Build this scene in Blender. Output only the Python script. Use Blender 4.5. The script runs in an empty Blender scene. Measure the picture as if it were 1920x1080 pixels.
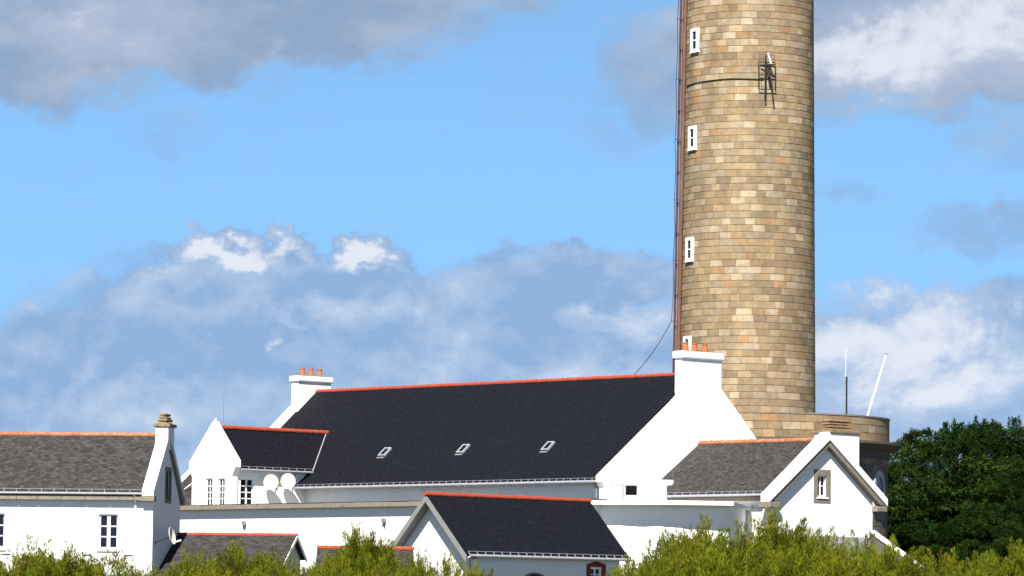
import bpy, bmesh, math, random
from mathutils import Vector as V, Matrix
R = math.radians
random.seed(7)
sc = bpy.context.scene
# ------------------------------------------------------------------ camera
F = 8000.0; CX, CY = 960.0, 540.0
PITCH = math.atan(630/8000.0); ROLL = R(0.7)
CAM = V((0, 0, 1.6))
_r0 = V((1, 0, 0)); DIR = V((0, math.cos(PITCH), math.sin(PITCH))); _u0 = V((0, -math.sin(PITCH), math.cos(PITCH)))
RT = _r0*math.cos(ROLL) + _u0*math.sin(ROLL); UP = _u0*math.cos(ROLL) - _r0*math.sin(ROLL)
cd = bpy.data.cameras.new('camera'); cam = bpy.data.objects.new('camera', cd); sc.collection.objects.link(cam)
cd.sensor_width = 36; cd.lens = F/1920*36; cd.clip_start = 1; cd.clip_end = 20000
m = Matrix((RT, UP, -DIR)).transposed().to_4x4(); m.translation = CAM; cam.matrix_world = m
sc.camera = cam
sc.view_settings.view_transform = 'Standard'; sc.view_settings.look = 'None'
sc.view_settings.exposure = 1.15; sc.view_settings.gamma = 1

def ray(px, py): return DIR + RT*((px-CX)/F) + UP*((CY-py)/F)
def P(px, py, Y):
    d = ray(px, py); return CAM + d*(Y/d.y)
def proj(p):
    q = p-CAM; z = q.dot(DIR); return (CX+F*q.dot(RT)/z, CY-F*q.dot(UP)/z)
def along(A, d, px):
    q = A-CAM; k = px-CX
    return (k*q.dot(DIR)-F*q.dot(RT))/(F*d.dot(RT)-k*d.dot(DIR))
def zat(A, py):
    q = A-CAM; k = CY-py; d = V((0, 0, 1))
    t = (k*q.dot(DIR)-F*q.dot(UP))/(F*d.dot(UP)-k*d.dot(DIR)); return A.z+t
def hit(px, py, p0, n):
    d = ray(px, py); return CAM + d*((p0-CAM).dot(n)/d.dot(n))

# ------------------------------------------------------------------ sun + sky
SUN_AZ, SUN_EL = R(-13), R(47)
sv = V((math.sin(SUN_AZ)*math.cos(SUN_EL), -math.cos(SUN_AZ)*math.cos(SUN_EL), math.sin(SUN_EL)))
sl = bpy.data.lights.new('sun', 'SUN'); sl.energy = 5.0; sl.angle = R(0.5); sl.color = (1, .95, .87)
so = bpy.data.objects.new('sun', sl); so.rotation_euler = sv.to_track_quat('Z', 'Y').to_euler(); so.location = (0, 0, 80)
sc.collection.objects.link(so)

W = bpy.data.worlds.new('World'); sc.world = W; W.use_nodes = True
nt = W.node_tree; nt.nodes.clear()
def N(t, **k):
    n = nt.nodes.new(t)
    for a, b in k.items(): setattr(n, a, b)
    return n
def L(a, b): nt.links.new(a, b)
def setin(sock, v):
    if hasattr(v, 'is_linked') or isinstance(v, bpy.types.NodeSocket): L(v, sock)
    else: sock.default_value = v
def M_(op, a, b=None, c=None, clamp=False):
    n = N('ShaderNodeMath', operation=op, use_clamp=clamp); setin(n.inputs[0], a)
    if b is not None: setin(n.inputs[1], b)
    if c is not None: setin(n.inputs[2], c)
    return n.outputs[0]
def smooth(x, a, b, lo=0., hi=1.):
    n = N('ShaderNodeMapRange', interpolation_type='SMOOTHSTEP'); setin(n.inputs[0], x)
    n.inputs[1].default_value = a; n.inputs[2].default_value = b; n.inputs[3].default_value = lo; n.inputs[4].default_value = hi
    return n.outputs[0]
def mixc(f, a, b):
    n = N('ShaderNodeMix', data_type='RGBA'); setin(n.inputs[0], f); setin(n.inputs[6], a); setin(n.inputs[7], b); return n.outputs[2]
tc = N('ShaderNodeTexCoord')
sx = N('ShaderNodeSeparateXYZ'); L(tc.outputs['Generated'], sx.inputs[0])
# sky: Nishita sampled a little above the true horizon (drier, cleaner air than the model's)
cmb = N('ShaderNodeCombineXYZ'); L(sx.outputs[0], cmb.inputs[0]); L(sx.outputs[1], cmb.inputs[1])
L(M_('ADD', M_('MULTIPLY', sx.outputs[2], .9), .36), cmb.inputs[2])
nz = N('ShaderNodeVectorMath', operation='NORMALIZE'); L(cmb.outputs[0], nz.inputs[0])
sky = N('ShaderNodeTexSky', sky_type='NISHITA', sun_disc=False, sun_elevation=SUN_EL, sun_rotation=math.pi-SUN_AZ, air_density=1.0, dust_density=.3, ozone_density=1.6)
L(nz.outputs[0], sky.inputs[0])
hs = N('ShaderNodeHueSaturation'); hs.inputs['Saturation'].default_value = 1.12; hs.inputs['Hue'].default_value = .488; L(smooth(sx.outputs[2], .10, .36, 1.2, .20), hs.inputs['Value']); L(sky.outputs[0], hs.inputs['Color'])
# cloud bearings: azimuth and elevation expressed in 1/8000 rad steps
az = M_('ARCTAN2', sx.outputs[0], sx.outputs[1]); el = M_('ARCSINE', sx.outputs[2])
S = M_('MULTIPLY_ADD', az, 8000., 960.); T = M_('MULTIPLY_ADD', el, -8000., 1170.)
T = M_('ADD', T, M_('MULTIPLY', M_('SUBTRACT', S, 960.), .0122))
cv = N('ShaderNodeCombineXYZ'); L(M_('MULTIPLY', S, .001), cv.inputs[0]); L(M_('MULTIPLY', T, .001), cv.inputs[1])
def noise(scale, detail=6, rough=.55, off=(0, 0, 0), stretch=(1, 1, 1), dist=0.):
    mp = N('ShaderNodeMapping'); mp.inputs[1].default_value = off; mp.inputs[3].default_value = stretch; L(cv.outputs[0], mp.inputs[0])
    n = N('ShaderNodeTexNoise'); n.inputs['Scale'].default_value = scale; n.inputs['Detail'].default_value = detail
    n.inputs['Roughness'].default_value = rough; n.inputs['Distortion'].default_value = dist; L(mp.outputs[0], n.inputs['Vector']); return n.outputs[0]
n1 = noise(5.5, 7, .56, (3.1, 1.7, 0), (1, 1.35, 1)); n2 = noise(2.2, 6, .5, (7.7, 2.2, 0), (1, 1.6, 1)); n3 = noise(9., 6, .6, (1.2, 9.1, 0), (1, 1.3, 1))
n4 = noise(4.2, 7, .58, (2.3, 5.1, 0), (1, 1.35, 1), .25); n4u = noise(4.2, 7, .58, (2.3+.012, 5.1+.034*1.35, 0), (1, 1.35, 1), .25)
SW = M_('MULTIPLY_ADD', M_('SUBTRACT', n1, .5), 260., S); TW = M_('MULTIPLY_ADD', M_('SUBTRACT', n3, .5), 190., T)
def blob(cx, cy, rx, ry, amp=1., sw=None, tw=None):
    a = M_('MULTIPLY', M_('SUBTRACT', sw or SW, float(cx)), 1./rx); b = M_('MULTIPLY', M_('SUBTRACT', tw or TW, float(cy)), 1./ry)
    r2 = M_('ADD', M_('MULTIPLY', a, a), M_('MULTIPLY', b, b))
    return M_('MULTIPLY', M_('SUBTRACT', 1., r2, clamp=True), amp)
def union(bl):
    o = bl[0]
    for b in bl[1:]: o = M_('MAXIMUM', o, b)
    return o
dens = union([blob(*b) for b in [(405, 478, 140, 52, 1.2), (545, 474, 110, 38, 1.1), (695, 478, 75, 50, 1.2), (600, 560, 260, 100), 
    (60, 60, 330, 190), (330, 40, 420, 150), (620, 10, 330, 130, .9), (900, -20, 300, 60, .5), (300, 245, 130, 50, .22),
    (1560, 80, 450, 150), (1830, 60, 420, 190), (1250, 130, 150, 180, .42), (1130, 270, 120, 40, .2), (1900, 270, 90, 70, .25), (2250, 50, 400, 230),
    (420, 700, 620, 250), (900, 680, 560, 210), (-50, 760, 420, 190), (430, 560, 280, 90), (405, 484, 115, 52, .9), (540, 470, 85, 34, .8), (200, 560, 200, 80, .5), (695, 478, 60, 46, 1.), (1080, 530, 260, 80),
    (1350, 660, 300, 120), (1700, 680, 330, 170), (1960, 640, 250, 150), (1600, 375, 70, 40, .3), (1850, 430, 210, 55, .4), (1900, 560, 120, 60, .35), (1850, 800, 500, 170), (400, 860, 900, 160),
    (2500, 600, 500, 300), (-800, 500, 600, 300), (-700, 0, 400, 200)]])
alpha = smooth(M_('ADD', M_('ADD', dens, M_('MULTIPLY', M_('SUBTRACT', n4, .5), .6)), M_('MULTIPLY', M_('SUBTRACT', n1, .5), .3)), -.02, .62)
alpha = M_('MULTIPLY', alpha, .94)
lightf = union([blob(*b) for b in [
    (405, 474, 125, 40, 1.3), (540, 468, 85, 24, 1.1), (695, 473, 60, 38, 1.4), (300, 520, 90, 22, .6), (545, 612, 70, 26, 1.), (700, 590, 150, 70, .45), (1180, 600, 130, 45, .75),
    (1700, 660, 340, 160, 1.1), (1640, 110, 330, 110, 1.), (1850, 60, 260, 140, .95), (1220, 60, 80, 110, .5), (180, 50, 190, 90, .5), (100, 170, 120, 50, .4), (860, 560, 120, 40, .35), (1000, 720, 300, 80, .6), (350, 770, 300, 80, .6), (60, 620, 160, 60, .5), (620, 600, 120, 40, .5), (860, 620, 140, 60, .6)]])
shade = M_('ADD', M_('MULTIPLY', lightf, .55), M_('MULTIPLY', M_('SUBTRACT', M_('MULTIPLY_ADD', n3, .45, M_('MULTIPLY', n2, .6)), .44), 1.25), clamp=True)
# cloud tones: lower banks bluer, upper ones greyer
low = smooth(T, 250., 520.)
billow = M_('MULTIPLY', M_('SUBTRACT', n4, n4u), 2.7)
darkf = union([blob(*b) for b in [(240, 485, 110, 50, .8), (440, 545, 150, 50, .8), (580, 530, 120, 45, .7), (1050, 535, 200, 60, 1.), (190, 640, 170, 50, .7), (420, 650, 260, 50, .6), (745, 620, 110, 60, .8), (300, 700, 200, 60, .4), (1000, 680, 160, 40, .5), (150, 830, 300, 60, .5),
    (570, 70, 150, 70, .9), (390, 150, 100, 60, .6), (60, 200, 120, 40, .5), (1150, 230, 120, 60, .5), (1850, 430, 190, 60, .6), (1900, 590, 90, 60, .6), (1620, 740, 140, 50, .5)]])
shade = M_('SUBTRACT', M_('ADD', shade, M_('ADD', M_('MULTIPLY', billow, smooth(T, 200., 450., .5, 1.)), .07)), M_('MULTIPLY', darkf, .34), clamp=True)
base = mixc(low, (.285, .385, .56, 1), (.28, .44, .69, 1))
ccol = mixc(shade, base, mixc(low, (.60, .65, .76, 1), (.62, .71, .87, 1)))
crest = smooth(M_('ADD', lightf, M_('MULTIPLY', billow, .8)), .55, 1.15)
ccol = mixc(M_('MULTIPLY', crest, .85), ccol, (.84, .87, .93, 1))
SKY_STR = .10
cs = N('ShaderNodeVectorMath', operation='SCALE'); L(ccol, cs.inputs[0]); cs.inputs[3].default_value = 1/(2**1.15*SKY_STR)
zt_ = N('ShaderNodeMix', data_type='RGBA', blend_type='MULTIPLY'); zt_.inputs[0].default_value = 1.
L(hs.outputs[0], zt_.inputs[6]); L(mixc(smooth(sx.outputs[2], .12, .4), (1, 1, 1, 1), (.92, .78, 1.05, 1)), zt_.inputs[7])
final = mixc(alpha, zt_.outputs[2], cs.outputs[0])
bg = N('ShaderNodeBackground'); L(final, bg.inputs[0]); bg.inputs[1].default_value = SKY_STR
wo = N('ShaderNodeOutputWorld'); L(bg.outputs[0], wo.inputs[0])

# ------------------------------------------------------------------ materials
def mat(name, col, rough=.8, var=.0, vscale=3., bump=0., bscale=20., spec=.3, metal=0., attr=None, col2=None, stretch=(1, 1, 1), detail=5):
    mt = bpy.data.materials.new(name); mt.use_nodes = True; t = mt.node_tree; b = t.nodes['Principled BSDF']
    b.inputs['Roughness'].default_value = rough; b.inputs['Metallic'].default_value = metal; b.inputs['Specular IOR Level'].default_value = spec
    b.inputs['Base Color'].default_value = (*col, 1)
    cd_ = t.nodes.new('ShaderNodeTexCoord'); geo = t.nodes.new('ShaderNodeNewGeometry')
    src = None
    if attr:
        a = t.nodes.new('ShaderNodeAttribute'); a.attribute_name = attr; src = a.outputs[0]
    if var > 0 or col2:
        mp = t.nodes.new('ShaderNodeMapping'); mp.inputs[3].default_value = stretch; t.links.new(geo.outputs['Position'], mp.inputs[0])
        n = t.nodes.new('ShaderNodeTexNoise'); n.inputs['Scale'].default_value = vscale; n.inputs['Detail'].default_value = detail; n.inputs['Roughness'].default_value = .65
        t.links.new(mp.outputs[0], n.inputs['Vector'])
        if col2:
            mr = t.nodes.new('ShaderNodeMapRange'); mr.inputs[1].default_value = .42; mr.inputs[2].default_value = .62; t.links.new(n.outputs[0], mr.inputs[0])
            mx = t.nodes.new('ShaderNodeMix'); mx.data_type = 'RGBA'; t.links.new(mr.outputs[0], mx.inputs[0])
            if src: t.links.new(src, mx.inputs[6])
            else: mx.inputs[6].default_value = (*col, 1)
            mx.inputs[7].default_value = (*col2, 1); src = mx.outputs[2]
        if var > 0:
            mr = t.nodes.new('ShaderNodeMapRange'); mr.inputs[1].default_value = .3; mr.inputs[2].default_value = .7
            mr.inputs[3].default_value = 1-var; mr.inputs[4].default_value = 1+var; t.links.new(n.outputs[0], mr.inputs[0])
            vm = t.nodes.new('ShaderNodeVectorMath'); vm.operation = 'SCALE'
            if src: t.links.new(src, vm.inputs[0])
            else: vm.inputs[0].default_value = col
            t.links.new(mr.outputs[0], vm.inputs[3]); src = vm.outputs[0]
    if src: t.links.new(src, b.inputs['Base Color'])
    if bump > 0:
        n = t.nodes.new('ShaderNodeTexNoise'); n.inputs['Scale'].default_value = bscale; n.inputs['Detail'].default_value = 4
        t.links.new(geo.outputs['Position'], n.inputs['Vector'])
        bp = t.nodes.new('ShaderNodeBump'); bp.inputs['Strength'].default_value = bump; bp.inputs['Distance'].default_value = .03
        t.links.new(n.outputs[0], bp.inputs['Height']); t.links.new(bp.outputs[0], b.inputs['Normal'])
    return mt

def slate(name, c1, c2, patch, pc, rough=.55, row=.17):
    """slates in courses laid out in metres on the roof plane (UV), with weathered patches"""
    mt = bpy.data.materials.new(name); mt.use_nodes = True; t = mt.node_tree; b = t.nodes['Principled BSDF']; K = t.links.new
    uv = t.nodes.new('ShaderNodeUVMap')
    br = t.nodes.new('ShaderNodeTexBrick'); br.offset = .5; K(uv.outputs[0], br.inputs['Vector'])
    br.inputs['Color1'].default_value = (*c1, 1); br.inputs['Color2'].default_value = (*c2, 1); br.inputs['Mortar'].default_value = (*[x*.55 for x in c1], 1)
    br.inputs['Scale'].default_value = 1.; br.inputs['Mortar Size'].default_value = .007; br.inputs['Brick Width'].default_value = .24; br.inputs['Row Height'].default_value = row
    geo = t.nodes.new('ShaderNodeNewGeometry')
    n = t.nodes.new('ShaderNodeTexNoise'); n.inputs['Scale'].default_value = 1.3; n.inputs['Detail'].default_value = 8; n.inputs['Roughness'].default_value = .7
    mp = t.nodes.new('ShaderNodeMapping'); mp.inputs[3].default_value = (1, 2.2, 1); K(uv.outputs[0], mp.inputs[0]); K(mp.outputs[0], n.inputs['Vector'])
    mr = t.nodes.new('ShaderNodeMapRange'); mr.inputs[1].default_value = .5; mr.inputs[2].default_value = .72; mr.inputs[4].default_value = patch; K(n.outputs[0], mr.inputs[0])
    mx = t.nodes.new('ShaderNodeMix'); mx.data_type = 'RGBA'; K(mr.outputs[0], mx.inputs[0]); K(br.outputs[0], mx.inputs[6]); mx.inputs[7].default_value = (*pc, 1)
    n2 = t.nodes.new('ShaderNodeTexNoise'); n2.inputs['Scale'].default_value = 5.; n2.inputs['Detail'].default_value = 5; K(mp.outputs[0], n2.inputs['Vector'])
    m2 = t.nodes.new('ShaderNodeMapRange'); m2.inputs[1].default_value = .3; m2.inputs[2].default_value = .7; m2.inputs[3].default_value = .6; m2.inputs[4].default_value = 1.4; K(n2.outputs[0], m2.inputs[0])
    vm = t.nodes.new('ShaderNodeVectorMath'); vm.operation = 'SCALE'; K(mx.outputs[2], vm.inputs[0]); K(m2.outputs[0], vm.inputs[3])
    K(vm.outputs[0], b.inputs['Base Color'])
    b.inputs['Roughness'].default_value = rough; b.inputs['Specular IOR Level'].default_value = .12
    bp = t.nodes.new('ShaderNodeBump'); bp.inputs['Strength'].default_value = .5; bp.inputs['Distance'].default_value = .02
    K(br.outputs['Fac'], bp.inputs['Height']); bp.invert = True; K(bp.outputs[0], b.inputs['Normal'])
    return mt

MW = mat('white_limewash', (.81, .81, .80), .9, .07, 1.6, .3, 9, stretch=(1, 1, .3), col2=(.74, .73, .70))
MSL = slate('dark_slate', (.0046, .0054, .0092), (.0068, .0076, .0118), .5, (.0085, .0095, .0165), .75)
MSG = slate('weathered_slate', (.026, .0245, .025), (.054, .050, .048), .85, (.072, .065, .060), .95)
MRT = mat('red_clay_ridge', (.36, .050, .020), .85, .35, 3, .3, 30, col2=(.22, .045, .025))
MRO = mat('aged_clay_ridge', (.34, .11, .042), .85, .3, 4, .2, 30, col2=(.26, .15, .09))
MST = mat('granite_trim', (.24, .21, .165), .9, .25, 5, .4, 25, col2=(.13, .115, .09))
MLG = mat('lichen_stone', (.17, .14, .095), .9, .3, 6, .5, 20, col2=(.26, .15, .06))
MZN = mat('zinc', (.27, .28, .31), .6, .2, 8)
MHK = mat('steel_hook', (.22, .23, .26), .6)
MDK = mat('dark_iron', (.018, .016, .015), .7)
MGL = mat('window_glass', (.006, .007, .014), .12, spec=.25)
MFR = mat('white_paint', (.78, .78, .76), .5)
MPT = mat('terracotta_pot', (.40, .105, .035), .8, .2, 6)
MBK = mat('red_brick', (.20, .035, .018), .85, .35, 9)
MBR = mat('brown_duct', (.135, .066, .036), .7, .3, 3, stretch=(1, 1, .3))
MBR2 = mat('rust_duct', (.085, .032, .02), .7, .3, 3)
MCR = mat('cream_dish', (.56, .54, .46), .7)
MPL = mat('pale_board', (.22, .22, .215), .8, .2, 4, col2=(.15, .15, .15))
MTW = mat('tower_stone', (.2, .14, .08), .88, .22, 3.2, .45, 14, spec=.15, attr='tint', detail=8)
MMO = mat('mortar', (.15, .12, .082), .95)
MGR = mat('dry_grass_ground', (.075, .068, .040), 1., .3, .5, .5, 3, col2=(.05, .055, .028))
MBA = mat('bark', (.07, .05, .035), .95, .3, 6, .5, 12)

def leafmat(name, trans):
    mt = bpy.data.materials.new(name); mt.use_nodes = True; t = mt.node_tree; b = t.nodes['Principled BSDF']; K = t.links.new
    a = t.nodes.new('ShaderNodeAttribute'); a.attribute_name = 'tint'; K(a.outputs[0], b.inputs['Base Color'])
    b.inputs['Roughness'].default_value = .65; b.inputs['Specular IOR Level'].default_value = .03
    tr = t.nodes.new('ShaderNodeBsdfTranslucent'); vm = t.nodes.new('ShaderNodeVectorMath'); vm.operation = 'MULTIPLY'
    vm.inputs[1].default_value = (1.2, 1.25, .5); K(a.outputs[0], vm.inputs[0]); K(vm.outputs[0], tr.inputs[0])
    mx = t.nodes.new('ShaderNodeMixShader'); mx.inputs[0].default_value = trans; K(b.outputs[0], mx.inputs[1]); K(tr.outputs[0], mx.inputs[2])
    K(mx.outputs[0], t.nodes['Material Output'].inputs[0]); return mt
_t = MTW.node_tree; _b = _t.nodes['Principled BSDF']; _l = _b.inputs['Base Color'].links[0].from_socket
_g = _t.nodes.new('ShaderNodeNewGeometry'); _m = _t.nodes.new('ShaderNodeMapping'); _m.inputs[3].default_value = (1, 1, .35); _t.links.new(_g.outputs['Position'], _m.inputs[0])
_n = _t.nodes.new('ShaderNodeTexNoise'); _n.inputs['Scale'].default_value = .55; _n.inputs['Detail'].default_value = 7; _t.links.new(_m.outputs[0], _n.inputs['Vector'])
_r = _t.nodes.new('ShaderNodeMapRange'); _r.inputs[1].default_value = .35; _r.inputs[2].default_value = .65; _r.inputs[3].default_value = .82; _r.inputs[4].default_value = 1.12; _t.links.new(_n.outputs[0], _r.inputs[0])
_v = _t.nodes.new('ShaderNodeVectorMath'); _v.operation = 'SCALE'; _t.links.new(_l, _v.inputs[0]); _t.links.new(_r.outputs[0], _v.inputs[3]); _t.links.new(_v.outputs[0], _b.inputs['Base Color'])
MLT = leafmat('tamarisk_leaf', .25); MLP = leafmat('pine_needle', .1)

# ------------------------------------------------------------------ helpers
C = sc.collection
def wl(o):
    p = V((0, 0, 0))
    while o: p = p + o.location; o = o.parent
    return p
class MB:
    def __init__(s): s.v = []; s.f = []; s.uv = {}; s.col = []
    def poly(s, pts, uv=None):
        i = len(s.v); s.v += [V(p) for p in pts]; s.f.append(tuple(range(i, i+len(pts))))
        if uv: s.uv[len(s.f)-1] = uv
    def solid(s, A, B):            # A, B: matching loops -> closed prism
        n = len(A); i = len(s.v); s.v += [V(p) for p in A]+[V(p) for p in B]
        s.f.append(tuple(range(i, i+n))); s.f.append(tuple(range(i+2*n-1, i+n-1, -1)))
        for k in range(n):
            q = (k+1) % n; s.f.append((i+q, i+k, i+n+k, i+n+q))
    def obox(s, o, a, b, c):       # corner + three edge vectors
        s.solid([o, o+a, o+a+b, o+b], [o+c, o+a+c, o+a+b+c, o+b+c])
    def tube(s, p, q, r, n=8, r2=None):
        p = V(p); q = V(q); d = (q-p).normalized(); x = d.orthogonal().normalized(); y = d.cross(x); r2 = r if r2 is None else r2
        A = [p+(x*math.cos(2*math.pi*k/n)+y*math.sin(2*math.pi*k/n))*r for k in range(n)]
        B = [q+(x*math.cos(2*math.pi*k/n)+y*math.sin(2*math.pi*k/n))*r2 for k in range(n)]
        s.solid(A, B)
    def path(s, pts, r, n=6):
        for a, b in zip(pts, pts[1:]): s.tube(a, b, r, n)
    def lathe(s, c, prof, n=32):
        i = len(s.v); c = V(c)
        for (r, z) in prof:
            for k in range(n): t = 2*math.pi*k/n; s.v.append(c+V((r*math.sin(t), -r*math.cos(t), z)))
        for a in range(len(prof)-1):
            for k in range(n):
                q = (k+1) % n; s.f.append((i+a*n+k, i+a*n+q, i+(a+1)*n+q, i+(a+1)*n+k))
        s.f.append(tuple(i+k for k in reversed(range(n)))); s.f.append(tuple(i+(len(prof)-1)*n+k for k in range(n)))
    def build(s, name, m, parent=None, loc=None, bevel=0, smooth=False, fix=True, cut=None):
        me = bpy.data.meshes.new(name)
        base = wl(parent) if parent else V((0, 0, 0))
        loc = V(loc) if loc is not None else V((0, 0, 0)) if parent else (s.v[0].copy() if s.v else V((0, 0, 0)))
        off = base+loc
        me.from_pydata([tuple(p-off) for p in s.v], [], s.f)
        if s.uv:
            ul = me.uv_layers.new(name='UVMap')
            for fi, uvs in s.uv.items():
                pl = me.polygons[fi]
                for k, li in enumerate(pl.loop_indices): ul.data[li].uv = uvs[k]
        if s.col:
            at = me.color_attributes.new('tint', 'FLOAT_COLOR', 'CORNER'); buf = []
            for pl, c in zip(me.polygons, s.col): buf += [c[0], c[1], c[2], 1.]*pl.loop_total
            at.data.foreach_set('color', buf)
        if fix and not s.uv:
            bm = bmesh.new(); bm.from_mesh(me); bmesh.ops.recalc_face_normals(bm, faces=bm.faces); bm.to_mesh(me); bm.free()
        me.materials.append(m)
        if smooth: me.polygons.foreach_set('use_smooth', [True]*len(me.polygons))
        o = bpy.data.objects.new(name, me); C.objects.link(o); o.location = loc
        if parent: o.parent = parent
        if cut and cut.v:
            cm = bpy.data.meshes.new('cut'); cm.from_pydata([tuple(p-off) for p in cut.v], [], cut.f)
            bm = bmesh.new(); bm.from_mesh(cm); bmesh.ops.recalc_face_normals(bm, faces=bm.faces); bm.to_mesh(cm); bm.free()
            co = bpy.data.objects.new('cut', cm); C.objects.link(co); co.location = loc
            if parent: co.parent = parent
            md = o.modifiers.new('b', 'BOOLEAN'); md.operation = 'DIFFERENCE'; md.object = co; md.solver = 'EXACT'
            bpy.context.view_layer.update()
            new = bpy.data.meshes.new_from_object(o.evaluated_get(bpy.context.evaluated_depsgraph_get()))
            o.modifiers.clear(); o.data = new; new.name = name
            bpy.data.objects.remove(co); bpy.data.meshes.remove(cm)
        if bevel:
            md = o.modifiers.new('bevel', 'BEVEL'); md.width = bevel; md.segments = 2; md.limit_method = 'ANGLE'
        return o
def tag(o, label, cat, group=None, kind=None):
    if label: o['label'] = label
    if cat: o['category'] = cat
    if group: o['group'] = group
    if kind: o['kind'] = kind
    return o
def thing(name, loc, label, cat, group=None):
    o = bpy.data.objects.new(name, None); o.empty_display_size = .5; C.objects.link(o); o.location = loc; return tag(o, label, cat, group)
Z = V((0, 0, 1))
class Frame:                       # O: origin; a: along the ridge; b: across; both horizontal units
    def __init__(s, O, a, b): s.O = V((O.x, O.y, 0)); s.a = a; s.b = b
    def p(s, i, j, z): return s.O+s.a*i+s.b*j+Z*z
    def prism(s, mb, prof, i0, i1): mb.solid([s.p(i0, j, z) for j, z in prof], [s.p(i1, j, z) for j, z in prof])
    def box(s, mb, i0, i1, j0, j1, z0, z1): mb.obox(s.p(i0, j0, z0), s.a*(i1-i0), s.b*(j1-j0), Z*(z1-z0))
def roof_slab(fr, i0, i1, j0, z0, j1, z1, th, m, parent, name='roof_slope', quad=None):
    """pitched slab from eave (j0,z0) to ridge (j1,z1); UV in metres. quad: explicit four corners instead"""
    if quad: e0, e1, r1, r0 = quad
    else: e0, e1, r1, r0 = fr.p(i0, j0, z0), fr.p(i1, j0, z0), fr.p(i1, j1, z1), fr.p(i0, j1, z1)
    n = (e1-e0).cross(r0-e0).normalized()
    if n.z < 0: n = -n
    x = (e1-e0).normalized(); y = n.cross(x)
    mb = MB(); T_ = [e0, e1, r1, r0]; B_ = [q-n*th for q in T_]
    u = lambda q: ((q-e0).dot(x), (q-e0).dot(y))
    mb.poly(T_, [u(q) for q in T_]); mb.poly(B_[::-1], [u(q) for q in T_[::-1]])
    for k in range(4):
        q = (k+1) % 4; mb.poly([T_[k], B_[k], B_[q], T_[q]], [u(T_[k]), u(T_[k]), u(T_[q]), u(T_[q])])
    return mb.build(name, m, parent)
def ridge_tiles(p, q, m, parent, r=.15, step=.42):
    mb = MB(); d = (q-p); n = max(2, int(d.length/step)); x = d.normalized(); y = x.cross(Z).normalized()
    def half(a, b, rr, lift):
        A = [a+y*rr*math.cos(math.pi*k/8)+Z*(rr*math.sin(math.pi*k/8)*.95+lift) for k in range(-1, 10)]
        B = [v+(b-a) for v in A]; mb.solid(A, B)
    for k in range(n):
        j = random.uniform(-.006, .006)
        a = p+d*(k/n); b = p+d*((k+.93)/n); half(a, b, r, j-.05)
        half(b-x*.02, p+d*((k+1.03)/n), r*1.13, j-.05)
    return mb.build('ridge_tiles', m, parent)
def gutter(p, q, parent, out, r=.075, hook=.55):
    """half-round zinc gutter with its brackets, plus a row of snow hooks above"""
    mb = MB(); mb.tube(p, q, r, 10); d = q-p; n = int(d.length/hook)
    g = mb.build('gutter', MZN, parent)
    mb = MB(); up = Z*.16-out*.10
    for k in range(n+1):
        a = p+d*(k/n); mb.tube(a+up*.3, a+up*1.25, .018, 5)
    mb.tube(p+up*1.25, q+up*1.25, .014, 5)
    mb.build('snow_guard', MHK, g)
    mb = MB(); mb.tube(p+Z*.05-out*.09, q+Z*.05-out*.09, .055, 6); mb.build('gutter_board', MDK, g)
    return g
def window(parent, c, ax, n, w, h, cols=2, rows=3, rec=.18, bar=.045, cut=None, surround=0, sill=True, mullion=.09, smat=None, fm=None):
    """c: bottom centre of the opening on the wall face. ax to the right, n outward."""
    if cut is not None: cut.obox(c-ax*w/2-n*(rec+.08)+Z*0, ax*w, n*(rec+.3), Z*h)
    o = c-n*(rec+.03); f = MB(); t = .05
    def bx(x0, x1, z0, z1, d0=0, d1=t): f.obox(o+ax*x0+Z*z0+n*d0, ax*(x1-x0), n*(d1-d0), Z*(z1-z0))
    e = .075
    bx(-w/2, -w/2+e, 0, h); bx(w/2-e, w/2, 0, h); bx(-w/2+e, w/2-e, 0, e+.03); bx(-w/2+e, w/2-e, h-e, h)
    for k in range(1, cols):
        x = -w/2+e+(w-2*e)*k/cols; bx(x-mullion/2, x+mullion/2, e+.03, h-e, 0, t+.012)
    for k in range(1, rows):
        z = e+.03+(h-2*e-.03)*k/rows; bx(-w/2+e, w/2-e, z-bar/2, z+bar/2, .01, t-.008)
    fo = f.build('window', fm or MFR, parent)
    g = MB(); g.obox(o-ax*(w/2-.01)+Z*.01+n*.004, ax*(w-.02), n*.012, Z*(h-.02)); g.build('pane', MGL, fo)
    if sill:
        g = MB(); g.obox(c-ax*(w/2+.08)-Z*.09-n*.05, ax*(w+.16), n*.13, Z*.085); g.build('sill', MFR, fo)
    if surround:
        s = surround; g = MB(); th = .03
        for (x0, x1, z0, z1) in ((-w/2-s, -w/2, -s, h+s), (w/2, w/2+s, -s, h+s), (-w/2, w/2, h, h+s), (-w/2, w/2, -s, 0)):
            g.obox(c+ax*x0+Z*z0-n*.06, ax*(x1-x0), n*(.06+th), Z*(z1-z0))
        g.build('window_surround', smat or MST, fo)
    return fo
def pot(parent, c, h=.5, r=.17):
    mb = MB(); mb.lathe(c, [(r, -.02), (r*1.02, .06), (r*.72, h*.82), (r*.86, h*.86), (r*.88, h), (r*.66, h), (r*.62, h*.7)], 20)
    o = mb.build('chimney_pot', MPT, parent, smooth=False); return o
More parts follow.
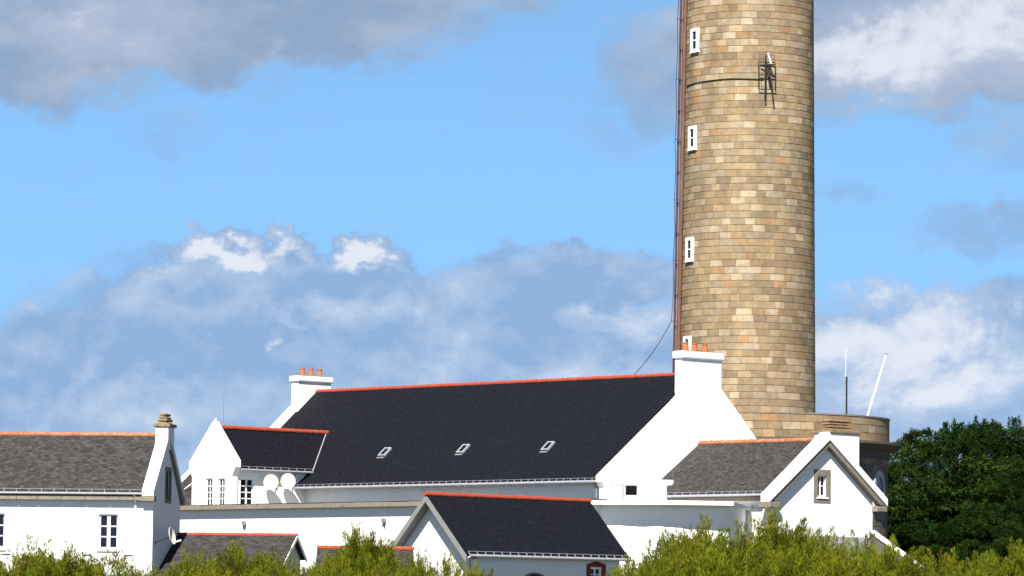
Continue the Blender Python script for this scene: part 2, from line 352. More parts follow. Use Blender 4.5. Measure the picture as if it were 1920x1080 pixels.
def dish(parent_or_none, c, n, r, name, label, arm_to, m=MCR):
    """parabolic dish facing n"""
    n = n.normalized(); x = Z.cross(n).normalized(); y = n.cross(x)
    t = thing(name, arm_to, label, 'satellite dish', 'satellite dishes on the house walls')
    mb = MB(); R_ = 7; K = 28; i = 0; fr = []; bk = []
    for a in range(R_+1):
        rr = r*a/R_; dep = .28*r*(a/R_)**2
        fr.append([c+(x*math.cos(2*math.pi*k/K)*.92+y*math.sin(2*math.pi*k/K))*rr+n*dep for k in range(K)]); bk.append([p-n*.025 for p in fr[-1]])
    for a in range(R_):
        for k in range(K):
            q = (k+1) % K
            mb.poly([fr[a][k], fr[a][q], fr[a+1][q], fr[a+1][k]]); mb.poly([bk[a][q], bk[a][k], bk[a+1][k], bk[a+1][q]])
    for k in range(K):
        q = (k+1) % K; mb.poly([fr[R_][k], fr[R_][q], bk[R_][q], bk[R_][k]])
    mb.build('reflector', m, t, fix=False)
    lnb = c+n*r*.95-y*r*.75
    mb = MB(); mb.tube(c-y*r*.95, lnb, .018, 6); mb.tube(c-y*r*.7-x*r*.5+n*.1, lnb, .01, 5); mb.tube(c-y*r*.7+x*r*.5+n*.1, lnb, .01, 5)
    mb.build('feed_arm', MCR, t)
    mb = MB(); mb.tube(lnb-n*.08, lnb+n*.1, .045, 8); mb.build('receiver', MFR, t)
    mb = MB(); mb.path([c-n*.03, c-n*.12-y*.05, arm_to+Z*.0], .03, 8); mb.obox(arm_to-x*.1-y*.1, x*.2, y*.2, -n*.02); mb.build('wall_bracket', MDK, t)
    return t
def chim_cap(fr, mb, i0, i1, j0, j1, z0, z1): fr.box(mb, i0, i1, j0, j1, z0, z1)

GZ = 2.5   # ground level at the compound
# ------------------------------------------------------------------ ground
def gz(x, y):
    t = min(1, max(0, (y-70)/110)); t = t*t*(3-2*t)
    return t*GZ+.12*math.sin(x*.11)*math.cos(y*.07)
mb = MB(); xs = [-6000, -2500, -900, -300]+[-120+8*k for k in range(31)]+[300, 900, 2500, 6000]; ys = [-60, 0]+[20+8*k for k in range(46)]+[450, 700, 1500, 4000, 9000]
for y in ys:
    for x in xs: mb.v.append(V((x, y, gz(x, y) if y < 500 else GZ)))
n = len(xs)
for j in range(len(ys)-1):
    for i in range(n-1): mb.f.append((j*n+i, j*n+i+1, (j+1)*n+i+1, (j+1)*n+i))
g = mb.build('ground', MGR, None, loc=(0, 0, 0), smooth=True); tag(g, None, None, None, 'structure')

# ------------------------------------------------------------------ compound axes
TH = R(46.5)
U = V((-math.cos(TH), math.sin(TH), 0)); VV = V((math.sin(TH), math.cos(TH), 0))   # U: away to the left; VV: away to the right
# ================================================================== main house
E0 = P(1133, 899, 230)                   # near eave corner
zE = E0.z
tA = along(E0, VV, 1304); HW = tA; WM = 2*HW
Ll = along(E0+VV*HW, U, 581)             # length of the long side
apex = E0+VV*HW; zR = zat(apex, 700)
fm = Frame(E0, U, VV)
main = thing('long_house', (fm.p(Ll/2, HW, GZ)), 'long white house with big dark slate roof, red ridge and three roof lights', 'house')
slope = (zR-zE)/HW
print('main L', Ll, 'HW', HW, 'zE', zE, 'zR', zR, 'slope', math.degrees(math.atan(slope)), proj(fm.p(Ll, HW, zR)), proj(fm.p(Ll, 0, zE)))
mb = MB(); fm.prism(mb, [(.85, GZ-.5), (.85, zE+.85*slope-.12), (HW, zR-.12), (WM-.35, zE+.35*slope-.12), (WM-.35, GZ-.5)], .3, Ll-.3)
mb.build('wall', MW, main)
roofL = roof_slab(fm, .32, Ll-.32, 0, zE, HW, zR, .14, MSL, main); roofR = roof_slab(fm, .32, Ll-.32, WM, zE, HW, zR, .14, MSL, main)
ridge_tiles(fm.p(.45, HW, zR+.02), fm.p(Ll-.3, HW, zR+.02), MRT, main, .13)
gutter(fm.p(.4, -.07, zE-.10), fm.p(Ll-1, -.07, zE-.10), main, -VV)
# near gable parapet + chimney
def jat(fr, px, i=0.):                   # across-coordinate on the gable plane for a pixel column
    A = fr.p(i, 0, 8); return along(A, fr.b, px)
jc0, jc1 = jat(fm, 1272), jat(fm, 1348)
zc0 = zat(fm.p(0, jc0, 8), 742); zc1 = zat(fm.p(0, jc1, 8), 729); zt = zat(fm.p(0, jc0, 8), 672)
def gable(fr, i0, i1, W_, zE_, hw, rise_extra, z0=GZ-.5, kn=.25):
    sl_ = slope; mbx = MB()
    return mbx
mb = MB()
pr = [(-.05, GZ-.5), (-.05, zE-.45), (-.33, zE-.12), (-.33, zE+.2), (jc0, zc0), (jc1, zc1), (WM+.33, zE+.2), (WM+.33, zE-.12), (WM+.05, zE-.45), (WM+.05, GZ-.5)]
fm.prism(mb, pr, -.14, .34); mb.build('gable_wall', MW, main, bevel=.03)
mb = MB(); fm.box(mb, -.142, .38, jc0, jc1, min(zc0, zc1)-.1, zt); st = mb.build('chimney', MW, main, bevel=.04)
mb = MB(); fm.box(mb, -.26, .5, jc0-.12, jc1+.12, zt, zt+.42); mb.build('chimney_cap', MW, st, bevel=.09)
for px in (1283, 1299, 1319): pot(st, fm.p(.12, jat(fm, px, .12), zt+.42), .5, .18)
# far gable parapet + chimney
i1 = Ll
jf0, jf1 = HW-1.5, HW+1.15
ztf = zat(fm.p(i1, jf0, 8), 716); zf0 = zat(fm.p(i1, jf0, 8), 770)
print('far chimney j', jf0, jf1, 'HW', HW)
mb = MB(); fm.prism(mb, [(-.05, GZ-.5), (-.05, zE-.3), (-.33, zE), (-.33, zE+.25), (jf0, zE+.4+jf0*slope), (HW, zR+.3), (jf1, zE+.4+(WM-jf1)*slope), (WM+.33, zE+.25), (WM+.33, zE), (WM+.05, GZ-.5)], Ll-.34, Ll+.14)
mb.build('gable_wall', MW, main, bevel=.03)
mb = MB(); fm.box(mb, Ll-.5, Ll+.14, jf0, jf1, zE+.5*HW*slope, ztf); st = mb.build('chimney', MW, main, bevel=.04)
mb = MB(); fm.box(mb, Ll-.62, Ll+.26, jf0-.12, jf1+.12, ztf, ztf+.36); mb.build('chimney_cap', MW, st, bevel=.09)
for px in (563, 579, 595): pot(st, fm.p(Ll-.2, jat(fm, px, Ll-.2), ztf+.36), .5, .17)
# roof lights
nL = (VV*(-slope)+Z).normalized(); upr = (VV+Z*slope).normalized(); p0 = fm.p(0, 0, zE)
for (px, py) in ((722, 849), (869, 843), (1028, 838)):
    c = hit(px, py, p0, nL); w, h = .56, .74
    f = MB(); e = .09
    for (x0, x1, y0, y1) in ((-w/2, -w/2+e, -h/2, h/2), (w/2-e, w/2, -h/2, h/2), (-w/2+e, w/2-e, -h/2, -h/2+e), (-w/2+e, w/2-e, h/2-e, h/2)):
        f.obox(c+U*x0+upr*y0-nL*.02, U*(x1-x0), upr*(y1-y0), nL*.13)
    fo = f.build('roof_light', MZN, main)
    f = MB(); f.obox(c-U*(w/2-.08)-upr*(h/2-.08), U*(w-.16), upr*(h-.16), nL*.07); f.build('pane', MGL, fo)
    f = MB(); f.obox(c-U*(w/2)-upr*(h/2+.16)-nL*.0, U*w, upr*.1, nL*.04); f.build('flashing', MPL, fo)
# downpipe by the near corner and one by the wing
def downpipe(parent, p, out, z1, z0, m=MZN, r=.05):
    mb = MB(); mb.path([V((p.x, p.y, z1)), V((p.x, p.y, z1))-out*.18-Z*.3, V((p.x, p.y, z0))-out*.18], r, 8); return mb.build('downpipe', m, parent)
downpipe(main, fm.p(.75, -.02, 0), -VV, zE-.12, GZ, MPL)
fr_ = fm.p(along(E0, U, 716), 0, 0)
# ================================================================== wing (side gable with windows)
rA = hit(613, 811, p0, nL)               # where its ridge meets the big roof
wq = along(rA, -VV, 404); ap = rA-VV*wq
zWR = rA.z
# half width from the gable corners: left px 365, right px 441
wl_ = -along(ap, U, 365) if along(ap, U, 365) < 0 else along(ap, U, 365); wr_ = abs(along(ap, -U, 440))
ww = (wl_+wr_)/2
zWE = zat(ap-U*wr_, 868)
print('wing ridge z', zWR, 'len', wq, 'wl', wl_, 'wr', wr_, 'zWE', zWE, proj(ap))
fw = Frame(ap-U*0, VV, U)                # i along VV (into the big roof), j along U (left); centre at apex
s2 = (zWR-zWE)/ww
wing = thing('gabled_wing', fw.p(2, 0, GZ), 'narrow white wing with pointed gable, tall small-paned windows and two cream dishes on its side', 'house wing')
mw = MB(); fw.prism(mw, [(-ww+.1, GZ-.5), (-ww+.1, zWE+.1*s2-.1), (0, zWR-.1), (ww-.1, zWE+.1*s2-.1), (ww-.1, GZ-.5)], .1, wq+.2)
cutw = MB()
# windows on side wall (faces -U) and on the gable (faces -VV)
zwb = zat(fw.p(2, -ww, 8), 950)
swp = fw.p(0, -ww+.1, 0)
def onside(px): return fw.p(along(fw.p(0, -ww+.1, 8), VV, px), -ww+.1, 0)
sw_list = [(onside(463), VV, -U)]
zs0 = zat(onside(463)+Z*8, 950)-0; zs1 = zat(onside(463)+Z*8, 897)
gw_list = []
gcut = MB(); gab = MB()
gab_prof = [(-ww-.0, GZ-.5), (-ww-.0, zWE-.75), (-ww-.28, zWE-.25), (-ww-.28, zWE+.12), (0, zWR+.32), (ww+.28, zWE+.12), (ww+.28, zWE-.25), (ww, zWE-.75), (ww, GZ-.5)]
fw.prism(gab, gab_prof, -.2, .22)
gwin = []
for px in (391, 414):
    q = along(fw.p(-.2, 0, 8), -U, px); c = fw.p(-.2, 0, 0)-U*q; a_ = zat(c+Z*8, 950); b_ = zat(c+Z*8, 897); gwin.append((V((c.x, c.y, a_)), b_-a_))
cs_ = onside(463); swin = (V((cs_.x, cs_.y, zs0)), zs1-zs0)
window(wing, swin[0], VV, -U, 1.0, swin[1], 2, 4, .12, .05, cutw)
for c, h in gwin: window(wing, c, -U, -VV, .62, h, 2, 4, .12, .045, gcut, sill=False, mullion=.05)
mw.build('wall', MW, wing, cut=cutw); gab.build('gable_wall', MW, wing, cut=gcut, bevel=.02)
# its roof runs into the big roof: cut each slope where it meets
def meet(j, z):                          # i where the line (j,z) along VV hits the big roof plane
    A = fw.p(0, j, z); return (p0-A).dot(nL)/VV.dot(nL)
for sgn in (-1, 1):
    je = sgn*(ww+.25); ze_ = zWE-.25*s2
    q = [fw.p(.2, je, ze_), fw.p(meet(je, ze_)+.05, je, ze_), fw.p(meet(0, zWR)+.05, 0, zWR), fw.p(.2, 0, zWR)]
    roof_slab(fw, 0, 0, 0, 0, 0, 0, .12, MSL, wing, quad=q)
ze_ = zWE-.25*s2
ridge_tiles(fw.p(.25, 0, zWR+.02), fw.p(meet(0, zWR), 0, zWR+.02), MRT, wing, .15)
gutter(fw.p(.25, -ww-.3, ze_-.08), fw.p(meet(-ww-.3, ze_), -ww-.3, ze_-.08), wing, -U, .06)
mb = MB(); mb.tube(fw.p(meet(0, zWR), 0, zWR)+nL*.03, fw.p(meet(-ww-.25, ze_), -ww-.25, ze_)+nL*.03, .035, 6); mb.build('valley_flashing', MZN, wing)
mb = MB(); mb.lathe(fw.p(0, 0, zWR+.24), [(.1, 0), (.11, .08), (.04, .1), (.04, .14), (.08, .17), (.07, .22), (.02, .24)], 12); mb.build('finial', MFR, wing)
# thin whip aerial behind the wing
A = ap+VV*3+U*.2
a0 = P(419, 800, A.y+1.5); mb = MB(); mb.tube(V((a0.x, a0.y, rA.z-1.2)), P(419.5, 742, A.y+1.5), .022, 6); mb.tube(P(419.5, 742, A.y+1.5), P(421, 640, A.y+1.5), .008, 5, .004)
tag(mb.build('whip_aerial', MPL, None), 'thin pale whip aerial rising behind the pointed white gable', 'aerial')
# dishes on the wing side wall
for px, py, lab in ((508, 905, 'cream satellite dish on the wing wall nearest the small-paned window'), (540, 903, 'cream satellite dish on the wing wall nearest the dark main roof')):
    wpt = onside(px+8); wpt = V((wpt.x, wpt.y, zat(wpt+Z*8, py+8)))
    cdir = (-U*.75-VV*.62+Z*.22); c = wpt-U*.62; cc = V((c.x, c.y, zat(c, py)))
    k = along(cc, VV, px); cc = cc+VV*k
    dish(None, cc-cdir.normalized()*.1, cdir, .47, 'satellite_dish', lab, wpt)
# low grey roof left of the wing
Ya = ap.y+4
t = thing('low_outbuilding', P(352, 1000, Ya), 'low outbuilding with grey slates and sloping white parapet, between left house and wing', 'outbuilding')
mb = MB(); q = [P(300, 935, Ya), P(372, 862, Ya), P(372, 876, Ya), P(300, 949, Ya)]; mb.solid(q, [p+V((.1, .35, 0)) for p in q]); mb.build('parapet', MW, t)
q = [P(300, 990, Ya-3), P(372, 990, Ya-3), P(372, 872, Ya), P(300, 947, Ya)]
roof_slab(None, 0, 0, 0, 0, 0, 0, .12, MSG, t, quad=q)
mb = MB(); q = [P(300, 990, Ya-2.7), P(372, 990, Ya-2.7), P(372, 1180, Ya-2.7), P(300, 1180, Ya-2.7)]; mb.solid(q, [p+V((0, 2.6, 0)) for p in q]); mb.build('wall', MW, t)
mb = MB(); mb.tube(P(346, 917, Ya-1.4), P(366, 902, Ya-1.2), .03, 6); mb.build('vent_pipe', MFR, t)

# ================================================================== flat-roofed extension with stone coping
X0 = P(560, 945, 236)
ztop = X0.z
fx = Frame(X0, U, VV)
iL = along(X0, U, 300); iR = along(X0, U, 1085)
ext = thing('flat_roofed_extension', fx.p(0, 1, GZ), 'long low white flat-roofed extension with stone coping in front of the long house', 'building')
mb = MB(); fx.box(mb, iR, iL, 0, 3.0, GZ-.5, ztop-.25); mb.build('wall', MW, ext)
mb = MB()
k = iR
while k < iL:
    w_ = random.uniform(1.1, 1.5); fx.box(mb, k, min(k+w_, iL)-.015, -.42, 3.1, ztop-.25, ztop+random.uniform(-.01, .01)); k += w_
mb.build('coping', MST, ext, bevel=.02)
mb = MB(); fx.box(mb, iR, iL, -.33, 3.05, ztop+.0, ztop+.05); mb.build('lead_flashing', MDK, ext)
for k_, (px, py, lab) in enumerate(((461, 985, 'left'), (723, 980, 'right'))):
    c = X0+U*along(X0, U, px); c = V((c.x, c.y, zat(c, py)))
    mb = MB(); mb.obox(c-U*.13-VV*.2+Z*.0, U*.26, VV*.14, Z*.24); lo = mb.build('wall_lamp', MPL, ext, bevel=.03)
    mb = MB(); mb.path([c-VV*.1, c-VV*.1-Z*.2, c-Z*.28], .025, 6); mb.build('lamp_bracket', MDK, lo)

# ================================================================== side wing on the gable (right house)
nG = -U; g0 = fm.p(-.14, 0, 0)
rB = hit(1312, 831, g0, nG)
lB = along(rB, -U, 1546); apB = rB-U*lB
zBR = rB.z
hl = abs(along(apB, -VV, 1437)); hr = abs(along(apB, VV, 1650)); hb = (hl+hr)/2
zBE = zat(apB-VV*hb, 928)
fb = Frame(apB, U, VV); sb = (zBR-zBE)/hb
print('right house ridge z', zBR, 'L', lB, 'hb', hl, hr, 'zBE', zBE, 'Y', apB.y)
rh = thing('gabled_house', fb.p(lB/2, 0, GZ), 'white gabled house with weathered grey slates and stone-framed window, before the tower base', 'house')
hw2 = hb-.62
cut = MB(); mb = MB(); wt = zBE+.62*sb
fb.prism(mb, [(-hw2, GZ-.5), (-hw2, wt-.1), (0, zBR-.1), (hw2, wt-.1), (hw2, GZ-.5)], 0, lB-.15)
wc = fb.p(0, 0, 0); kx = along(fb.p(0, 0, 8), VV, 1541); wz0 = zat(fb.p(0, kx, 8), 932); wz1 = zat(fb.p(0, kx, 8), 891)
wn = window(rh, fb.p(0, kx, wz0), VV, -U, .72, wz1-wz0, 2, 2, .16, .05, cut, surround=.30, sill=True, mullion=.06)
mb.build('wall', MW, rh, cut=cut)
mb = MB(); zgrey = zat(fb.p(0, -hw2, 8), 1002); fb.box(mb, -.04, .3, -hw2-.03, hw2+.03, GZ-.5, zgrey); mb.build('plinth', mat('grey_render', (.33, .33, .35), .9, .15, 2), rh)
for sg in (-1, 1): roof_slab(fb, .25, lB-.02, sg*(hb-.12), zBE+.12*sb, 0, zBR, .13, MSG, rh)
ridge_tiles(fb.p(.2, 0, zBR+.03), fb.p(lB-.02, 0, zBR+.03), MRO, rh, .15)
gutter(fb.p(.45, -hb+.02, zBE+.02), fb.p(lB-.1, -hb+.02, zBE+.02), rh, -VV, .07)
mb = MB(); fb.box(mb, .0, lB-.1, -hw2-.34, -hw2+.02, zBE-.28, zBE-.06); mb.build('cornice', MST, rh, bevel=.02)
# raking parapet: white top, stone moulding beneath
def rake(fr, i0, i1, prof_out, prof_in, m, parent, name, bevel=.02):
    mbx = MB()
    for s_ in (-1, 1):
        q = [(s_*j, z) for j, z in prof_out]+[(s_*j, z) for j, z in reversed(prof_in)]
        fr.prism(mbx, q, i0, i1)
    return mbx.build(name, m, parent, bevel=bevel)
rake(fb, -.42, .28, [(0, zBR+.42), (hb+.16, zBE+.05)], [(0, zBR-.05), (hb+.16, zBE-.36)], MW, rh, 'coping')
rake(fb, -.34, .02, [(0, zBR-.05), (hb-.0, zBE-.30)], [(0, zBR-.38), (hb-.35, zBE-.30)], MST, rh, 'verge_moulding')
for s_ in (-1, 1):
    mb = MB(); j0, j1 = sorted((s_*(hw2-.06), s_*(hb+.14))); fb.box(mb, -.40, .45, j0, j1, zBE-.66, zBE-.37)
    mb.build('kneeler', MST, rh, bevel=.03)
jr0, jr1 = along(fb.p(.3, 0, 8), VV, 1550), along(fb.p(.3, 0, 8), VV, 1592)
zk = zat(fb.p(.3, jr0, 8), 813)
mb = MB(); fb.prism(mb, [(.05, zBR+.15), (jr1, zBR+.15-sb*jr1), (jr1, zk), (.05, zk)], -.423, .2); fb.prism(mb, [(.05, zBR-.2), (jr1, zBR-.2-sb*jr1), (jr1, zk), (.05, zk)], .2, .8); stk = mb.build('chimney', MW, rh, bevel=.03)
mb = MB(); fb.box(mb, -.50, .9, -.05, jr1+.12, zk, zk+.16); mb.build('chimney_cap', MLG, stk, bevel=.03)
mb = MB(); h0 = zk+.16
for k_ in range(4):
    e = .12+.02*k_+random.uniform(-.07, .07); x_ = random.uniform(-.06, .06); fb.box(mb, -.2+e, .7-e, .12+e+x_, jr1-.06-e+x_, h0, h0+.11+.02*(k_ % 2)); h0 += .155
mb.build('stacked_slabs', MLG, stk, bevel=.05)

# ================================================================== lighthouse
TY = 262.0
tc0 = P(1401, 776, TY); TX = tc0.x
def ledge(py, pl, pr):                    # radius at picture row py from its two silhouette columns
    a = P(pl, py, TY); b = P(pr, py, TY); return a.z, (b.x-a.x)/2, (a.x+b.x)/2
z1_, r1_, c1_ = ledge(770, 1273, 1528.5); z2_, r2_, c2_ = ledge(10, 1287, 1524)
print('tower', z1_, r1_, c1_, z2_, r2_, c2_)
TX = c1_
def rt(z): return r1_+(r2_-r1_)*(z-z1_)/(z2_-z1_)
tow = thing('lighthouse', (TX, TY, GZ), 'tall round lighthouse tower of tan granite blocks on a wide round base', 'lighthouse')
TONES = [((.205, .162, .100), 12), ((.235, .190, .122), 11), ((.180, .146, .098), 10), ((.27, .225, .155), 8), ((.25, .185, .108), 5), ((.33, .29, .22), 6), ((.265, .24, .19), 6), ((.225, .145, .078), 3), ((.27, .165, .088), 1), ((.145, .118, .082), 4), ((.205, .18, .13), 9)]
def tone():
    r = random.uniform(0, sum(w for _, w in TONES))
    for c, w in TONES:
        r -= w
        if r <= 0: break
    k = random.uniform(.9, 1.06); c = tuple(.75*a+.25*b for a, b in zip(c, (.23, .185, .12))); return (c[0]*k*1.17, c[1]*k*1.08, c[2]*k*.98)
def masonry(cx, cy, rf, z0, z1, ch, bw, name, parent, m, gap=.014, proud=.008, arcs=None, cfun=tone, skip=None):
    mb = MB(); z = z0; row = 0
    nrow = round((z1-z0)/ch); ch = (z1-z0)/nrow
    for row in range(nrow):
        za = z0+row*ch+gap/2; zb = za+ch-gap; R0 = rf(za); t = random.uniform(0, 1); end = t+2*math.pi
        ang = []
        while t < end-.6*bw/R0:
            ang.append(t); t += bw*random.choice((.7, .85, 1., 1., 1.05, 1.15))/R0
        ang.append(ang[0]+2*math.pi)
        for a, b in zip(ang, ang[1:]):
            if skip and skip((a+b)/2, (za+zb)/2): continue
            g_ = gap/2/R0; a2, b2 = a+g_, b-g_; pr = proud*random.uniform(.5, 1.3); i = len(mb.v); K = 4; c = cfun(); bz = .018
            for k in range(K+1):
                th = a2+(b2-a2)*k/K; s_, c_ = math.sin(th), -math.cos(th)
                for (dz, rr) in ((za, -.03), (za+bz, pr), (zb-bz, pr), (zb, -.03)):
                    R_ = rf(dz)+rr
                    mb.v.append(V((cx+R_*s_, cy+R_*c_, dz)))
            for k in range(K):
                for q in range(3): mb.f.append((i+k*4+q, i+(k+1)*4+q, i+(k+1)*4+q+1, i+k*4+q+1)); mb.col.append(c)
            for e, rev in ((0, 1), (K, 0)):
                q = tuple(i+e*4+x for x in range(4)); mb.f.append(q if rev else q[::-1]); mb.col.append(c)
    return mb.build(name, m, parent, fix=False)
ZT = 47.5
def core(r_, z0, z1, name, parent, m, n=96):
    mb = MB(); mb.lathe((TX, TY, 0), [(r_(z0)-.012, z0), (r_(z1)-.012, z1)], n); return mb.build(name, m, parent, smooth=False)
zG = z1_
RG = 8.72; RC = 9.5
zpt = zat(V((TX, TY-RG, 8)), 773.5); zpb = zat(V((TX, TY-RG, 8)), 820)
print('parapet z', zpt, zpb, proj(V((TX+RG, TY, zpt))), proj(V((TX+RC, TY, zpb))))
shaft = masonry(TX, TY, rt, zpb, ZT, .425, .84, 'shaft', tow, MTW)
core(rt, zpb, ZT, 'mortar_core', shaft, MMO)
mb = MB(); mb.lathe((TX, TY, 0), [(rt(ZT)+.05, ZT), (rt(ZT)+.9, ZT+.5), (rt(ZT)+.9, ZT+.9), (2.2, ZT+.95), (2.2, ZT+3.4), (2.5, ZT+3.5), (.3, ZT+5)], 64); mb.build('lantern_gallery', MST, tow)
# round base
drumf = lambda z: RG-.1
def arch_skip(a, z): return False
drum = masonry(TX, TY, drumf, GZ-.4, zpb-.9, .47, .95, 'base_drum', tow, MTW, cfun=lambda: tuple(x*random.uniform(.75, .95) for x in random.choice(((.2, .17, .13), (.16, .14, .12), (.24, .2, .15), (.13, .12, .11)))))
core(drumf, GZ-.4, zpb-.9, 'mortar_core', drum, MMO, 128)
mb = MB(); mb.lathe((TX, TY, 0), [(RG-.12, zpb-1.0), (RG-.02, zpb-.98), (RG+.05, zpb-.55), (RG+.35, zpb-.42), (RC-.04, zpb-.17), (RC, zpb-.15), (RC, zpb), (RG-.1, zpb+.03)], 160)
mb.build('cornice', mat('weathered_cornice', (.12, .098, .075), .9, .25, 3, .4, 12, col2=(.07, .06, .05)), tow, smooth=False)
par = masonry(TX, TY, lambda z: RG, zpb+.03, zpt-.02, .46, 1.05, 'parapet', tow, MTW)
mb = MB(); mb.lathe((TX, TY, 0), [(RG-.02, zpb+.02), (RG-.02, zpt-.02), (RG-.45, zpt-.02), (RG-.45, zpb+.02)], 128); mb.build('parapet_core', MMO, par)
mb = MB(); a0 = 0
for k_ in range(52):
    a, b = 2*math.pi*k_/52+.002, 2*math.pi*(k_+1)/52-.002
    q = []
    for (rr, zz) in ((RG+.04, zpt-.02), (RG+.04, zpt+.07), (RG-.5, zpt+.07), (RG-.5, zpt-.02)):
        q.append([V((TX+rr*math.sin(t), TY-rr*math.cos(t), zz)) for t in (a, (a+b)/2, b)])
    for s_ in range(2): mb.solid([q[x][s_] for x in range(4)], [q[x][s_+1] for x in range(4)])
mb.build('parapet_coping', MST, par)
mb = MB(); mb.lathe((TX, TY, 0), [(RG-.3, zpb+.05), (RG-.3, zpb+.15), (3.5, zpb+.2)], 64); mb.build('terrace', MST, tow)
def tangent(th): return V((math.cos(th), math.sin(th), 0)), V((math.sin(th), -math.cos(th), 0))   # along the wall, outward
# arched windows of the base
thA = math.asin(min(.99, (P(1640, 900, TY).x-TX)/RG)); print('arch az', math.degrees(thA))
for zc, hh, nm in ((zat(V((TX+RG*math.sin(thA), TY-RG*math.cos(thA), 8)), 950), 1.75, 'upper'), (GZ+.9, 2.0, 'lower')):
    ax, nn = tangent(thA); c = V((TX, TY, 0))+nn*(RG-.1)+Z*zc
    s_ = MB(); w0, w1 = .62, .92
    def arch(w, h, x): return [(-w, -x)]+[(-w, h-w)]+[(-w*math.cos(math.pi*k/14), h-w+w*1.15*math.sin(math.pi*k/14)) for k in range(1, 14)]+[(w, h-w), (w, -x)]
    o_, i_ = arch(w1, hh+.3, .25), arch(w0, hh, 0)
    for k in range(len(o_)-1):
        q = [o_[k], o_[k+1], i_[k+1], i_[k]]; s_.solid([c+ax*x+Z*z-nn*.3 for x, z in q], [c+ax*x+Z*z+nn*.10 for x, z in q])
    q = [o_[0], i_[0], i_[-1], o_[-1]]; s_.solid([c+ax*x+Z*z-nn*.3 for x, z in q], [c+ax*x+Z*z+nn*.14 for x, z in q])
    wo_ = s_.build('arched_window', mat('pale_stone_'+nm, (.42, .40, .36), .85, .1, 3), tow)
    s_ = MB(); s_.solid([c+ax*x+Z*z+nn*.02 for x, z in i_], [c+ax*x+Z*z+nn*.035 for x, z in i_]); s_.build('pane', MGL, wo_)
# tower windows
for (px, py) in ((1304, 75), (1299.5, 258), (1294.5, 467), (1290, 652), (1308.5, -120)):
    z = P(px, py, TY-2).z; r_ = rt(z); th = math.asin((P(px, py, TY-2).x-TX)/r_); ax, nn = tangent(th)
    c = V((TX, TY, 0))+nn*(r_-.02)+Z*(z-.72); w, h, e = .84, 1.44, .18
    mb = MB()
    for (x0, x1, za, zb) in ((-w/2, -w/2+e, 0, h), (w/2-e, w/2, 0, h), (-w/2+e, w/2-e, 0, e), (-w/2+e, w/2-e, h-e, h)):
        mb.obox(c+ax*x0+Z*za-nn*.12, ax*(x1-x0), nn*.26, Z*(zb-za))
    wo_ = mb.build('window_surround', MW, tow)
    mb = MB(); mb.obox(c-ax*(w/2-e)+Z*(h/2-.035)+nn*.0, ax*(w-2*e), nn*.10, Z*.07)
    for x in (-w/2+e, w/2-e-.035): mb.obox(c+ax*x+Z*e, ax*.035, nn*.10, Z*(h-2*e))
    mb.build('glazing_bar', MFR, wo_)
    mb = MB(); mb.obox(c-ax*(w/2-e)+Z*e+nn*.0, ax*(w-2*e), nn*.075, Z*(h-2*e)); mb.build('pane', MGL, wo_)
    mb = MB(); mb.obox(c-ax*(w/2+.06)-Z*.06-nn*.1, ax*(w+.12), nn*.26, Z*.07); mb.build('sill', MW, wo_)
# brown ducts up the left flank
th = R(-94)
duct = MB(); d2 = MB()
def dp(z, off, th_=th):
    r_ = rt(z)+off; return V((TX+r_*math.sin(th_), TY-r_*math.cos(th_), z))
zs = [zpb+.1, 20, 26, 32, 38, ZT]
for off, th_, r_ in ((.14, R(-84), .12), (.17, R(-88), .10)):
    for a, b in zip(zs, zs[1:]): duct.tube(dp(a, off, th_), dp(b, off, th_), r_, 12)
for a, b in zip(zs, zs[1:]): d2.tube(dp(a, .38, R(-88.5)), dp(b, .38, R(-88.5)), .075, 10)
du = duct.build('duct', MBR, tow); d2.build('rust_pipe', MBR2, tow)
z = zpb+1.5
while z < 41.5:
    mb = MB(); mb.obox(dp(z, -.02, R(-86))-Z*.03+V((0, -.1, 0)), V((-.44, 0, 0)), V((0, .2, 0)), Z*.05); z += 1.9
    mb.build('duct_clamp', MBR2, du)
# lightning conductor with stand-offs, and its slack tail to the long roof
mb = MB(); zz = [P(1258, 602, TY).z]
while zz[-1] < ZT: zz.append(zz[-1]+3.75)
wire = [dp(z, .56+.03*math.sin(z*2), R(-91)) for z in zz]
for a, b in zip(wire, wire[1:]):
    m_ = (a+b)/2+V((.07, 0, 0)); mb.path([a, m_, b], .02, 5)
for w_ in wire: mb.tube(w_, w_+V((.35, 0, 0)), .022, 5)
wr = mb.build('down_cable', MDK, tow)
end = hit(1190, 700, fm.p(0, HW, 0), VV); end = P(1188, 703, 243)
mb = MB(); pts = []
for k_ in range(13):
    t_ = k_/12; p = wire[0].lerp(end, t_); p.z -= .55*4*t_*(1-t_)*.5; pts.append(p)
mb.path(pts, .022, 5); mb.build('slack_cable', MDK, tow)
# horizontal cable and the caged aerial
thc = R(16); z_c = P(1400, 147, TY-4).z
mb = MB(); mb.path([V((TX+(rt(z_c)+.05)*math.sin(R(a)), TY-(rt(z_c)+.05)*math.cos(R(a)), z_c-.002*abs(a+20))) for a in range(-78, 12, 3)], .032, 6); mb.build('wall_cable', MDK, tow)
YF = TY-3.9
def T3(px, py, o=0.): 
    p = P(px, py, TY-4.2); s_ = (p.x-TX)/(rt(p.z)); th_ = math.asin(max(-1, min(1, s_))); r_ = rt(p.z)+.1+o
    return V((TX+r_*math.sin(th_), TY-r_*math.cos(th_), p.z))
aer = thing('caged_aerial', T3(1437, 145), 'dark caged aerial with one white rod fixed to the upper tower wall', 'aerial')
mb = MB()
for x in (1422, 1452): mb.tube(T3(x, 116, .1), T3(x, 167, .1), .025, 6)
for y in (116, 140, 167): mb.path([T3(x, y, .1) for x in (1422, 1430, 1437, 1445, 1452)], .03, 6)
